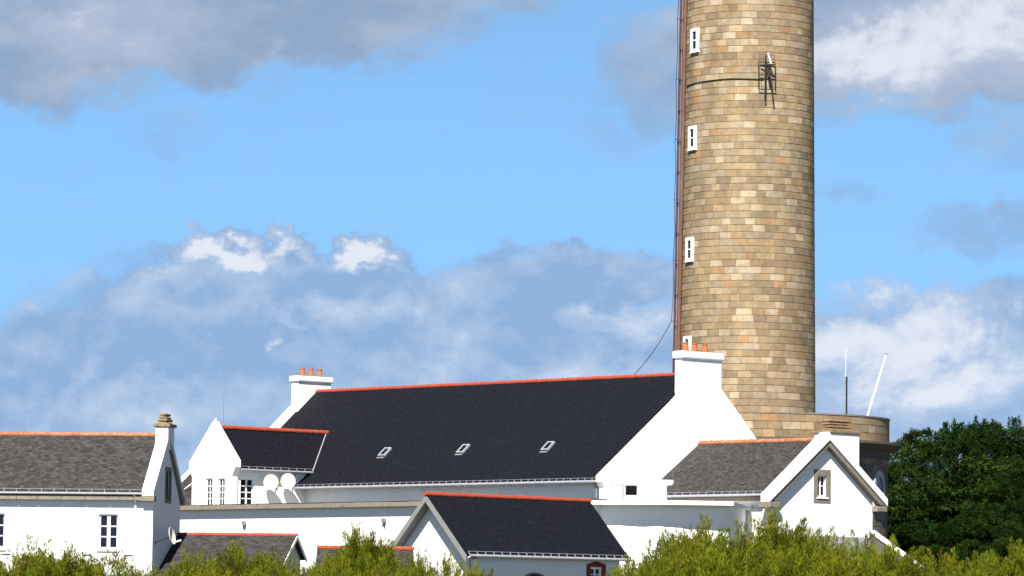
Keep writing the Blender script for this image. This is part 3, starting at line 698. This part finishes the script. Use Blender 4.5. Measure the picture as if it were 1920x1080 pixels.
for x in (1427, 1447): mb.tube(T3(x, 140, .08), T3(x, 167, .08), .012, 5)
mb.build('cage', MDK, aer)
mb = MB()
for x in (1424, 1430, 1444, 1450): mb.tube(T3(x, 96, .06), T3(x, 116, .06), .009, 5)
mb.path([T3(x, 96, .06) for x in (1422, 1437, 1451)], .01, 5); mb.build('light_grid', MBR2, aer)
mb = MB(); mb.tube(T3(1434, 104, .2), T3(1433.5, 189, .12), .05, 8); mb.tube(T3(1438, 120, .3), T3(1449, 194, .12), .05, 8); mb.tube(T3(1437, 124, .12), T3(1438, 146, .45), .07, 8); mb.tube(T3(1425, 122, .1), T3(1447, 122, .5), .04, 6)
mb.build('support_arm', MDK, aer)
mb = MB(); mb.tube(T3(1441, 120, .5), T3(1436, 100, .5), .06, 10, .05); mb.build('white_rod', MFR, aer)
# masts on the terrace
t = thing('radio_mast', P(1587, 790, 256), 'dark thin mast with white whip on top, standing on the round terrace', 'aerial')
mb = MB(); mb.tube(P(1587, 800, 256), P(1587.5, 706, 256), .055, 10); mb.build('pole', MDK, t)
mb = MB(); mb.tube(P(1585, 706, 256), P(1586.5, 655, 256), .02, 6, .01); mb.build('whip', MFR, t)
mb = MB(); mb.obox(P(1584, 707, 256), V((.14, 0, 0)), V((0, .1, 0)), Z*.1); mb.build('mount', MZN, t)
mb = MB(); mb.tube(P(1622, 795, 257), P(1662, 664, 257), .065, 10, .045); t = mb.build('leaning_pole', MFR, None); tag(t, 'bare white pole leaning to the right on the round terrace', 'pole')
mb = MB(); mb.lathe(P(1662, 664, 257), [(.05, 0), (.1, .02), (.1, .07), (.03, .1)], 12); mb.build('pole_cap', MZN, t)

# ================================================================== left house
aL = V((-math.cos(R(7.6)), math.sin(R(7.6)), 0)); bL = V((math.sin(R(7.6)), math.cos(R(7.6)), 0))
C0 = P(287, 938, 200)
fl = Frame(C0, aL, bL); zLE = C0.z
WL = along(C0, bL, 338); HL = WL/2
zLR = zat(fl.p(0, HL, 8), 818)-.05
sL = (zLR-zLE)/HL
iLl = along(C0, aL, -60)
print('left W', WL, 'pitch', math.degrees(math.atan(sL)), 'zLE', zLE, 'zLR', zLR, proj(fl.p(0, HL, zLR)), proj(fl.p(7, HL, zLR)))
lh = thing('white_house', fl.p(3, HL, GZ), 'white house with weathered slate roof and stone cornice at the far left', 'house')
cut = MB(); mb = MB()
fl.prism(mb, [(0, GZ-.5), (0, zLE), (HL, zLR-.15), (WL, zLE), (WL, GZ-.5)], 0, iLl)
ix = along(C0, aL, 204); wz0 = zat(fl.p(ix, 0, 6), 1030); wz1 = zat(fl.p(ix, 0, 6), 964)
window(lh, fl.p(ix, 0, wz0), -aL, -bL, .92, wz1-wz0, 2, 3, .14, .05, cut, sill=True, mullion=.16)
ix2 = along(C0, aL, -8); window(lh, fl.p(ix2, 0, wz0), -aL, -bL, .92, wz1-wz0, 2, 3, .14, .05, cut, sill=True, mullion=.16)
# narrow window in the gable
jw = along(fl.p(0, 0, 8), bL, 315); gz0 = zat(fl.p(0, jw, 8), 936); gz1 = zat(fl.p(0, jw, 8), 884)
window(lh, fl.p(0, jw, gz0), bL, -aL, .95, gz1-gz0, 1, 1, .12, .05, cut, surround=.2, sill=False, fm=MDK)
mb.build('wall', MW, lh, cut=cut)
zg = zLE+.06
mb = MB(); k = -.15
while k < iLl:
    w_ = random.uniform(.85, 1.3); fl.box(mb, k, min(k+w_, iLl)-.012, -.34, .02, zLE-.02, zLE+.2); k += w_
mb.build('cornice', MST, lh, bevel=.015)
for sg, j0 in ((0, -.36), (1, WL+.36)): roof_slab(fl, .42, iLl, j0, zLE+.32, HL, zLR+.12, .13, MSG, lh)
ridge_tiles(fl.p(.4, HL, zLR+.14), fl.p(iLl, HL, zLR+.14), MRO, lh, .13, .5)
gutter(fl.p(.45, -.40, zLE+.29), fl.p(iLl, -.40, zLE+.29), lh, -bL, .055, .6)
mb = MB(); sl2 = (zLR+.12-zLE-.32)/(HL+.36)
for sg in (0, 1):
    J = (lambda j: j) if sg == 0 else (lambda j: WL-j)
    fl.prism(mb, [(J(-.42), zLE+.20), (J(-.42), zLE+.45), (J(HL), zLR+.34), (J(HL), zLR-.2)], -.12, .45)
mb.build('coping', MW, lh, bevel=.02)
for j0, j1 in ((-.42, .0), (WL, WL+.42)):
    mb = MB(); fl.box(mb, -.14, .5, j0, j1, zLE-.06, zLE+.2); mb.build('kneeler', MST, lh, bevel=.02)
mb = MB(); fl.prism(mb, [(WL+.42, zLE+.2), (HL, zLR-.2), (HL, zLR-.42), (WL+.1, zLE-.02)], -.13, .02); mb.build('verge_moulding', MST, lh)
A = fl.p(.3, HL, 9); jq = .55
zct = zat(fl.p(.2, HL, 9), 801)
mb = MB(); fl.box(mb, -.122, .5, HL-jq, HL+jq+.3, zLR-.6, zct); stk = mb.build('chimney', MW, lh, bevel=.02)
mb = MB(); fl.box(mb, -.22, .6, HL-jq-.1, HL+jq+.4, zct, zct+.16); cp = mb.build('chimney_cap', MLG, stk, bevel=.03)
mb = MB(); h0 = zct+.14
for k_ in range(4): e = .06+.03*k_+random.uniform(-.03, .03); fl.box(mb, -.12+e, .5-e, HL-jq+e, HL+jq+.3-e, h0, h0+.09+.03*(k_ % 2)); h0 += .13
mb.build('stacked_slabs', MLG, stk, bevel=.04)
ipx = along(C0, aL, 265)
mb = MB(); q = fl.p(ipx+.25, -.38, zLE+.25); mb.path([q, q+bL*.3-Z*.35, V((q.x, q.y, GZ))+bL*.3], .045, 8); mb.build('downpipe', MFR, lh)
zb_ = zat(fl.p(ix, 0, 8), 1040)
for px in (166, 243, 12):
    mb = MB(); i_ = along(C0, aL, px); fl.box(mb, i_-.22, i_+.22, -.05, .01, zb_-.03, zb_); mb.build('shutter_stay', MDK, lh)
# shed leaning on the left house, and a second little roof
rS = fl.p(-.02, 0, 0); zz_ = 0
jR = along(fl.p(-.01, 0, 6), bL, 334); Rg = fl.p(-.01, jR, 0); zSR = zat(V((Rg.x, Rg.y, 6)), 1001)
lS = along(V((Rg.x, Rg.y, zSR)), -aL, 557)
jF = along(fl.p(-.01, 0, 6), bL, 299); zSE = zat(fl.p(-.01, jF, 6), 1067)
ss = (zSR-zSE)/(jR-jF)
print('shed', jR, jF, lS, zSR, zSE, 'pitch', math.degrees(math.atan(ss)))
shed = thing('lean_to_shed', Rg-aL*lS/2+Z*GZ, 'small shed with grey lichened slates and red ridge against the left house', 'shed')
fs = Frame(fl.p(0, 0, 0), -aL, bL)
roof_slab(fs, .01, lS, jF-1, zSE-ss, jR, zSR, .1, MSG, shed); roof_slab(fs, .01, lS, jR+2.6, zSR-2.6*ss, jR, zSR, .1, MSG, shed)
ridge_tiles(fs.p(.01, jR, zSR+.02), fs.p(lS+.03, jR, zSR+.02), MRT, shed, .11, .4)
mb = MB(); fs.prism(mb, [(jF-.8, GZ-.5), (jF-.8, zSE-.8*ss-.1), (jR, zSR-.1), (jR+2.4, zSR-2.4*ss-.1), (jR+2.4, GZ-.5)], .02, lS-.25); mb.build('wall', MW, shed)
mb = MB(); fs.prism(mb, [(jF-1, zSE-ss-.02), (jR, zSR-.02), (jR, zSR-.2), (jF-1, zSE-ss-.2)], lS+.003, lS+.05); fs.prism(mb, [(jR+2.6, zSR-2.6*ss-.02), (jR, zSR-.02), (jR, zSR-.2), (jR+2.6, zSR-2.6*ss-.2)], lS+.003, lS+.05); mb.build('verge_board', MFR, shed)
B0 = P(595, 1026, 186); aB = V((math.cos(R(2)), -math.sin(R(2)), 0)); bB = V((math.sin(R(2)), math.cos(R(2)), 0)); lB2 = along(B0, aB, 775)
f2 = Frame(B0, aB, bB); z2r = B0.z
sh2 = thing('small_outbuilding', f2.p(lB2/2, 0, GZ), 'small grey-roofed outbuilding with red ridge half hidden by bushes, left of the dark-roofed cottage', 'outbuilding')
for sg in (-1, 1): roof_slab(f2, 0, lB2, sg*2.2, z2r-1.9, 0, z2r, .1, MSG, sh2)
ridge_tiles(f2.p(-.02, 0, z2r+.02), f2.p(lB2+.02, 0, z2r+.02), MRT, sh2, .11, .4)
mb = MB(); f2.prism(mb, [(-2, GZ-.5), (-2, z2r-1.83), (0, z2r-.1), (2, z2r-1.83), (2, GZ-.5)], .15, lB2-.15); mb.build('wall', MW, sh2)
# dish on the shaded gable
jd = along(fl.p(-.7, 0, 6), bL, 321); c = fl.p(-.75, jd-.9, 0); c = c+bL*along(V((c.x, c.y, 6)), bL, 319.5); c = V((c.x, c.y, zat(V((c.x, c.y, 6)), 1005)))
wp = fl.p(0, (c-fl.O).dot(bL)+.1, c.z-.3)
dish(None, c, V((1.0, -.28, .22)), .42, 'satellite_dish', 'grey white satellite dish on the shaded end wall of the left house', wp, MCR)

# ================================================================== cottage (centre front)
A0 = P(799, 926, 196); zCR = A0.z
lC = along(A0, VV, 1105); fc = Frame(A0, VV, -U)      # i away to the right, j towards the visible slope (-U)
hC = along(A0+Z*0, -U, 877); zCE = zat(A0-U*hC, 1040); sC = (zCR-zCE)/hC
print('cottage L', lC, 'hC', hC, 'pitch', math.degrees(math.atan(sC)), zCR, zCE, proj(fc.p(lC, 0, zCR)), proj(fc.p(lC, hC, zCE)))
cot = thing('slate_cottage', fc.p(lC/2, 0, GZ), 'white cottage with steep dark slate roof, red ridge and brick-framed window, front centre', 'house')
for sg in (-1, 1): roof_slab(fc, 0, lC, sg*hC, zCE, 0, zCR, .12, MSL, cot)
ridge_tiles(fc.p(-.1, 0, zCR+.03), fc.p(lC+.02, 0, zCR+.02), MRT, cot, .125)
cut = MB(); mb = MB(); hw3 = hC-.42; zw = zCE+.42*sC-.12
fc.prism(mb, [(-hw3, GZ-.5), (-hw3, zw), (0, zCR-.12), (hw3, zw), (hw3, GZ-.5)], .62, lC-.3)
def onC(px): return along(fc.p(0, hw3, 5), VV, px)
iw = onC(1118); wtop = zat(fc.p(iw, hw3, 5), 1064); window(cot, fc.p(iw, hw3, wtop-1.2), VV, -U, .75, 1.2, 2, 4, .12, .05, cut, sill=True, surround=.0)
iv = onC(1003)
mb.build('wall', MW, cot, cut=cut)
mb = MB(); w = .75; s_ = .26
def bo(x0, x1, z0, z1): mb.obox(fc.p(iw+x0, hw3-.05, z0), VV*(x1-x0), -U*.075, Z*(z1-z0))
bo(-w/2-s_, -w/2, wtop-1.3, wtop+.02); bo(w/2, w/2+s_, wtop-1.3, wtop+.02)
pts = [(-w/2-s_, wtop+.02), (w/2+s_, wtop+.02), (w/2+s_, wtop+.13), (w/4, wtop+.25), (0, wtop+.28), (-w/4, wtop+.25), (-w/2-s_, wtop+.13)]
mb.solid([fc.p(iw+x, hw3-.05, z) for x, z in pts], [fc.p(iw+x, hw3+.025, z) for x, z in pts]); mb.build('brick_surround', MBK, cot)
# arched opening
zv = zat(fc.p(iv, hw3, 5), 1074)
ar = [(.75*math.cos(math.pi*k/16), zv-.35+.35*math.sin(math.pi*k/16)) for k in range(17)]; ai = [(x*.82, z-.07) for x, z in ar]
mb = MB()
for k in range(16):
    q = [ar[k], ar[k+1], ai[k+1], ai[k]]; mb.solid([fc.p(iv+x, hw3-.05, z) for x, z in q], [fc.p(iv+x, hw3+.04, z) for x, z in q])
dr = mb.build('arched_door', MST, cot)
mb = MB(); q = ai+[(-.61, zv-2.3), (.61, zv-2.3)]; mb.solid([fc.p(iv+x, hw3-.02, z) for x, z in q], [fc.p(iv+x, hw3+.012, z) for x, z in q]); mb.build('door_leaf', MDK, dr)
gutter(fc.p(.15, hC+.06, zCE-.04), fc.p(lC, hC+.06, zCE-.04), cot, -U, .07, .5)
# verge boards and their boxed underside
mb = MB()
for s_ in (-1, 1):
    fc.prism(mb, [(0, zCR-.04), (s_*(hC+.02), zCE-.06), (s_*(hC+.02)-s_*.05, zCE-.34), (0, zCR-.36)], -.05, -.005)
mb.build('verge_board', MPL, cot)
mb = MB()
for s_ in (-1, 1): fc.prism(mb, [(0, zCR-.12), (s_*hC, zCE-.13), (s_*hC, zCE-.18), (0, zCR-.17)], .0, .65)
mb.build('soffit', MPL, cot)
mb = MB(); mb.path([fc.p(.1, hC+.05, zCE-.1), fc.p(.5, hw3+.1, zCE-.45), fc.p(.7, hw3+.1, GZ)], .045, 8); mb.build('downpipe', MZN, cot)

# ================================================================== pump room (flat slab roof) at the gable foot
t = thing('flat_roof_annex', P(1260, 1000, 224)*1.0, 'white annex with overhanging flat slab roof between cottage and gabled house', 'building'); t.location.z = GZ
Yn = 218.
s0 = P(1240, 946, Yn); zsl = zat(V((s0.x, Yn, 8)), 941)
def gp(px, Y): p = P(px, 945, Y); return V((p.x, Y, 0))
foot = [gp(1085, 221.4), gp(1130, 221.0), gp(1198, 220.4), gp(1240, 220.0), gp(1280, 219.9), gp(1320, 220.0), gp(1350, 220.15), gp(1367, 220.3), gp(1372, 222), gp(1420, 231), gp(1180, 233)]
mb = MB(); mb.solid([p+Z*(GZ-.5) for p in foot], [p+Z*(zsl-.1) for p in foot]); mb.build('wall', MW, t)
slab = [gp(1040, 220.9), gp(1100, 220.2), gp(1150, 219.8), gp(1198, 219.3), gp(1240, 218.95), gp(1280, 218.8), gp(1340, 218.95), gp(1376, 219.2), gp(1386, 222), gp(1430, 231), gp(1170, 235)]
mb = MB(); mb.solid([p+Z*(zsl-.12) for p in slab], [p+Z*(zsl+.1) for p in slab]); mb.build('slab_roof', MW, t, bevel=.02)
fo_ = MB(); Yb = 223.
c0, c1 = gp(1168, Yb), gp(1250, Yb); ztb = zat(c0+Z*8, 907); cutb = MB()
fo_.obox(c0+Z*(zsl+.09), c1-c0, V((0, 2.2, 0)), Z*(ztb-zsl-.09))
h0_, h1_ = gp(1173, Yb), gp(1194, Yb); zh0, zh1 = zat(c0+Z*8, 928), zat(c0+Z*8, 910)
cutb.obox(V((h0_.x, Yb-.2, zh0)), V((h1_.x-h0_.x, 0, 0)), V((0, .9, 0)), Z*(zh1-zh0))
bxo = fo_.build('roof_hatch', MW, t, cut=cutb)
mb = MB(); mb.obox(V((h0_.x-.03, Yb+.45, zh0-.03)), V((h1_.x-h0_.x+.06, 0, 0)), V((0, .03, 0)), Z*(zh1-zh0+.06)); mb.build('dark_opening', MDK, bxo)
a_, b_ = gp(1147, Yb-.75), gp(1262, Yb-.75); mb = MB(); mb.obox(a_+Z*ztb, b_-a_, V((0, 3, 0)), Z*.2); mb.build('hatch_slab', MW, bxo, bevel=.02)
mb = MB(); q = gp(1197, Yb+.5); mb.obox(q+V((-.12, 0, ztb+.2)), V((.26, 0, 0)), V((0, .25, 0)), Z*.38); mb.build('vent_cowl', MCR, bxo, bevel=.06)
mb = MB()
for px, h_ in ((1132, .75), (1137, .45)): q = gp(px, 222.5); mb.tube(q+Z*(zsl+.1), q+Z*(zsl+.1+h_), .045, 8)
mb.build('roof_pipe', MFR, t)
mb = MB(); q = gp(1146, 221.5); mb.lathe(q+Z*(zsl+.1), [(.3, 0), (.28, .1), (.1, .13)], 14); mb.build('roof_drain', MZN, t)
# sloping white wall coping at the right
q0, q1 = P(1640, 994, 226), P(1752, 1076, 214)
t = thing('ramp_wall', V((q0.x, q0.y, GZ)), 'low stone wall with sloping white top running down behind the bushes at right', 'wall')
d_ = (q1-q0); sd = V((d_.y, -d_.x, 0)).normalized()*.3; n_ = 9
mb = MB()
for k_ in range(n_):
    a, b = q0+d_*(k_/n_+.004), q0+d_*((k_+.985)/n_); j_ = Z*random.uniform(-.02, .02); mb.solid([a+j_, a+sd+j_, a+sd-Z*.13+j_, a-Z*.13+j_], [b+j_, b+sd+j_, b+sd-Z*.13+j_, b-Z*.13+j_])
mb.build('wall_coping', MW, t, bevel=.02)
mb = MB(); a, b = q0+sd*.12-Z*.13, q1+sd*.12-Z*.13; s8 = sd*.76
mb.solid([a, a+s8, V((*(a+s8).xy, GZ-.5)), V((*a.xy, GZ-.5))], [b, b+s8, V((*(b+s8).xy, GZ-.5)), V((*b.xy, GZ-.5))]); mb.build('wall_body', MST, t)

# ================================================================== vegetation
def leaf(mb, p, d, w, l, c, side=None):
    x = d.cross(side if side is not None else V((random.uniform(-1, 1), random.uniform(-1, 1), random.uniform(-1, 1)))).normalized()*w*.5
    i = len(mb.v); mb.v += [p-x*.5, p+d*l*.5-x, p+d*l, p+d*l*.5+x, p+x*.5]; mb.f.append((i, i+1, i+2, i+3, i+4)); mb.col.append(c)
def rv(): return V((random.gauss(0, 1), random.gauss(0, 1), random.gauss(0, 1))).normalized()
def tamarisk(seed, h, w):
    """feathery bush: a heap of rounded boughs, each clothed in upswept plumes of fine sprays"""
    random.seed(seed); fol = MB(); st = MB()
    boughs = [(V((0, 0, h*.62)), .85)]
    for k in range(11):
        a = k*2.4+random.uniform(-.3, .3); r = w*.5*math.sqrt((k+.6)/12)*random.uniform(.8, 1.05); rad = random.uniform(.5, .85)
        zt_ = h*random.uniform(.62, 1.02)*(1-.22*(r/(w*.5))**2)
        boughs.append((V((math.cos(a)*r, math.sin(a)*r, zt_-rad*1.15)), rad))
    for c, rad in boughs:
        st.path([V((0, 0, -.3)), V((c.x*.35, c.y*.35, c.z*.45)), c], .035, 6)
        gcol = V((.165, .185, .010)).lerp(V((.085, .130, .009)), random.random())
        for k in range(int(64*rad/.7)):
            d = rv(); d.z = d.z*.75+.35; d.normalize(); p = c+V((d.x*rad, d.y*rad, d.z*rad*1.35))*random.uniform(.55, 1.)
            if k % 5 == 0: p.z -= random.uniform(.3, 1.2); p.z = max(p.z, .2)
            out = (d*.55+Z*.95+rv()*.22).normalized(); L_ = random.uniform(.32, .62)
            base = gcol.lerp(V((.17, .16, .012)), random.random()*.5) if random.random() > .06 else V((.11, .085, .02))
            base = base*random.uniform(.6, 1.2); bend = rv()*.2; ns = 68
            for s_ in range(ns):
                t = (s_+random.random())/ns; wdt = .09*math.sin(math.pi*min(1, t*.8+.2))**.8
                rr = rv()*wdt; q = p+out*L_*(t-.3)+bend*L_*t*t*.5+rr
                dd = (out*1.1+rr.normalized()*.55+rv()*.3).normalized()
                leaf(fol, q, dd, random.uniform(.013, .021), random.uniform(.09, .16)*(1.2-.4*t), base*random.uniform(.9, 1.12))
    return fol, st
def build_variant(fn, name, m):
    return fn
BV = []
for sd_, h_, w_ in ((11, 3.0, 4.2), (23, 2.8, 4.6), (37, 3.1, 3.8)):
    fol, st = tamarisk(sd_, h_, w_)
    zs_ = sorted(p.z for p in fol.v); BV.append((fol, st, zs_[int(len(zs_)*.997)]))
bush_spots = [  # px, top py, Y, variant, scale, label
    (-25, 1052, 113, 1, .9, 'feathery green bush cut by the left picture edge, lower corner'),
    (62, 1020, 116, 0, 1.25, 'feathery green bush below the left window edge, tallest at far left'),
    (128, 1034, 111, 2, .85, 'feathery green bush just left of the white house window'),
    (212, 1042, 114, 1, .85, 'feathery green bush directly under the double window of the left house'),
    (275, 1074, 109, 0, .5, 'low feathery bush under the corner of the left house'),
    (365, 1042, 112, 1, .92, 'feathery bush in front of the left part of the shed roof'),
    (448, 1030, 115, 2, 1.3, 'feathery bush covering the middle of the grey shed roof'),
    (530, 1044, 110, 0, .92, 'feathery bush at the right end of the grey shed'),
    (628, 1040, 114, 1, .5, 'feathery bush at the left end of the small outbuilding ridge'),
    (690, 998, 117, 2, .9, 'tall feathery bush rising in front of the small outbuilding'),
    (790, 1044, 112, 0, .35, 'feathery bush before the foot of the cottage gable'),
    (838, 1052, 108, 1, .6, 'low feathery bush before the cottage corner'),
    (905, 1066, 112, 2, .35, 'low sparse bush below the cottage gutter'),
    (1238, 1026, 110, 0, .35, 'feathery bush at the right end of the cottage roof'),
    (1290, 1008, 114, 1, .6, 'feathery bush below the annex wall, left of the tallest ones'),
    (1325, 990, 117, 2, 1.05, 'tall feathery bush in front of the annex wall'),
    (1395, 996, 113, 0, 1.05, 'feathery bush under the right end of the annex slab'),
    (1480, 974, 116, 2, 1.1, 'tallest feathery bush, before the gabled house corner'),
    (1545, 1008, 111, 1, 1.0, 'feathery bush below the stone-framed window'),
    (1615, 1014, 115, 0, .98, 'feathery bush at the right corner of the gabled house'),
    (1690, 1026, 110, 2, .95, 'feathery bush in front of the sloping ramp wall'),
    (1765, 1044, 113, 1, .88, 'low feathery bush right of the ramp wall under the pines'),
    (1835, 1052, 109, 0, .85, 'low feathery bush below the dark pines'),
    (1900, 1030, 114, 2, .93, 'feathery bush at the right picture edge'),
]
meshes = {}
for k_, (px, py, Y, vi, s_, lab) in enumerate(bush_spots):
    top = P(px, py, Y); g_ = gz(top.x, Y); fol, st, h_ = BV[vi]
    sc_ = (top.z-g_)/h_
    t = thing('tamarisk_bush', (top.x, Y, g_), lab, 'bush', 'feathery bushes in the foreground')
    if vi not in meshes:
        f_ = fol.build('foliage', MLT, None, loc=(0, 0, 0), fix=False); s0_ = st.build('stem', MBA, None, loc=(0, 0, 0)); meshes[vi] = (f_.data, s0_.data)
        bpy.data.objects.remove(f_); bpy.data.objects.remove(s0_)
    for nm, me in zip(('foliage', 'stem'), meshes[vi]):
        o = bpy.data.objects.new(nm, me); C.objects.link(o); o.parent = t
    t.scale = (sc_*(.5+.5*s_), sc_*(.5+.5*s_), sc_); t.rotation_euler.z = k_*2.39

def pine(seed, h, w, cypress=False):
    """evergreen: trunk and limbs, crown of needle clumps heaped on boughs"""
    random.seed(seed); fol = MB(); tr = MB()
    tr.path([V((0, 0, -.4)), V((.2, .1, h*.4)), V((0, -.1, h*.62))], .2, 9)
    for k in range(12):
        a = k*2.4; z = h*random.uniform(.3, .75); r = w*.4*random.uniform(.5, 1); tr.tube(V((.1, 0, z-.6)), V((math.cos(a)*r*.7, math.sin(a)*r*.7, z+.3)), .07, 6, .02)
    boughs = []
    for k in range(78):
        zt_ = random.uniform(.10, 1); a = k*2.4+random.uniform(-.4, .4)
        prof = math.sin(math.pi*min(1, zt_*.80+.16))**.6; r = w*.5*prof*random.uniform(.55, .95)
        boughs.append((V((math.cos(a)*r, math.sin(a)*r, h*zt_*.92)), random.uniform(.75, 1.25), a))
    for c, rad, a in boughs:
        shade_ = random.uniform(.5, 1.35); nc = 13 if not cypress else 15
        if cypress: base = V((.016, .036, .007)).lerp(V((.030, .052, .010)), random.random())*shade_
        else: base = V((.009, .024, .004)).lerp(V((.022, .042, .006)), random.random())*shade_
        for q_ in range(nc):
            d = rv(); d.z = abs(d.z)*.9-.15; cc = c+V((d.x*rad, d.y*rad, d.z*rad*.75)); cb = base*random.uniform(.7, 1.3)
            if cypress:
                out = (V((math.cos(a), math.sin(a), .12))+rv()*.55).normalized(); L_ = random.uniform(.6, 1.1)
                for s_ in range(62):
                    t = random.random(); q = cc+out*L_*t+Z*(.16*t-.2*t*t)+rv()*.13*(1-t*.6); leaf(fol, q, (out+rv()*.5).normalized(), random.uniform(.04, .07), random.uniform(.12, .22), cb*random.uniform(.8, 1.3))
            else:
                up_ = (d*.7+Z*.6).normalized(); rr = random.uniform(.24, .40)
                for s_ in range(62):
                    e = (rv()+up_*.55).normalized(); leaf(fol, cc+e*rr*random.uniform(.2, .9), (e*.8+Z*.25+rv()*.3).normalized(), random.uniform(.035, .06), random.uniform(.12, .22), cb*random.uniform(.75, 1.3))
    for k in range(5):
        a = random.uniform(0, 6.28); r = random.uniform(0, w*.25); z0_ = h*.90; L_ = random.uniform(.5, 1.3); base = V((.014, .042, .012))*random.uniform(.8, 1.2)
        for s_ in range(110):
            t = random.random(); q = V((math.cos(a)*r, math.sin(a)*r, z0_+L_*t))+rv()*.22*(1-t); leaf(fol, q, (Z*.7+rv()*.7).normalized(), .05, random.uniform(.12, .22), base*random.uniform(.8, 1.2))
    return fol, tr
PV = []
for sd_, h_, w_, cy in ((5, 10, 7.5, False), (9, 10, 6.5, False), (14, 8, 7.5, True)):
    fol, tr = pine(sd_, h_, w_, cy); h_ = sorted(p.z for p in fol.v)[int(len(fol.v)*.997)]; f_ = fol.build('crown', MLP, None, loc=(0, 0, 0), fix=False); t_ = tr.build('trunk', MBA, None, loc=(0, 0, 0)); PV.append((f_.data, t_.data, h_))
    bpy.data.objects.remove(f_); bpy.data.objects.remove(t_)
tree_spots = [  # px, top py, Y, variant, width factor, label
    (1700, 868, 288, 0, .85, 'dark pine right beside the round tower base'),
    (1765, 806, 300, 1, .95, 'dark pine with flat bushy head, second from the tower'),
    (1835, 795, 312, 0, .95, 'dark pine behind the others with the highest upright shoots'),
    (1905, 800, 304, 1, .95, 'dark pine whose crown is cut by the right picture edge'),
    (1975, 790, 310, 0, .95, 'dark pine almost wholly outside the right picture edge'),
    (1728, 905, 281, 2, .85, 'feathery cypress low beside the tower base'),
    (1805, 872, 284, 2, 1.0, 'broad cypress with drooping sprays in front of the pines'),
    (1885, 900, 279, 0, .85, 'lower dark pine in front at the right edge'),
    (1670, 905, 300, 1, .8, 'dark pine mostly hidden behind the round tower base'),
    (1850, 960, 272, 1, .9, 'low dark pine in front of the broad cypress'),
    (1740, 980, 270, 0, .8, 'lowest dark pine just above the ramp wall'),
    (1925, 985, 268, 1, .8, 'low dark pine in the lower right behind the bushes'),
]
for k_, (px, py, Y, vi, s_, lab) in enumerate(tree_spots):
    top = P(px, py, Y); g_ = GZ; me1, me2, h_ = PV[vi]; k = (top.z-g_)/h_
    t = thing('cypress_tree' if vi == 2 else 'pine_tree', (top.x, Y, g_), lab, 'tree', 'dark evergreens right of the tower')
    for nm, me in (('crown', me1), ('trunk', me2)):
        o = bpy.data.objects.new(nm, me); C.objects.link(o); o.parent = t
    w_ = max(k, 1.)*s_*1.1; t.scale = (w_, w_, k); t.rotation_euler.z = k_*1.7+.4
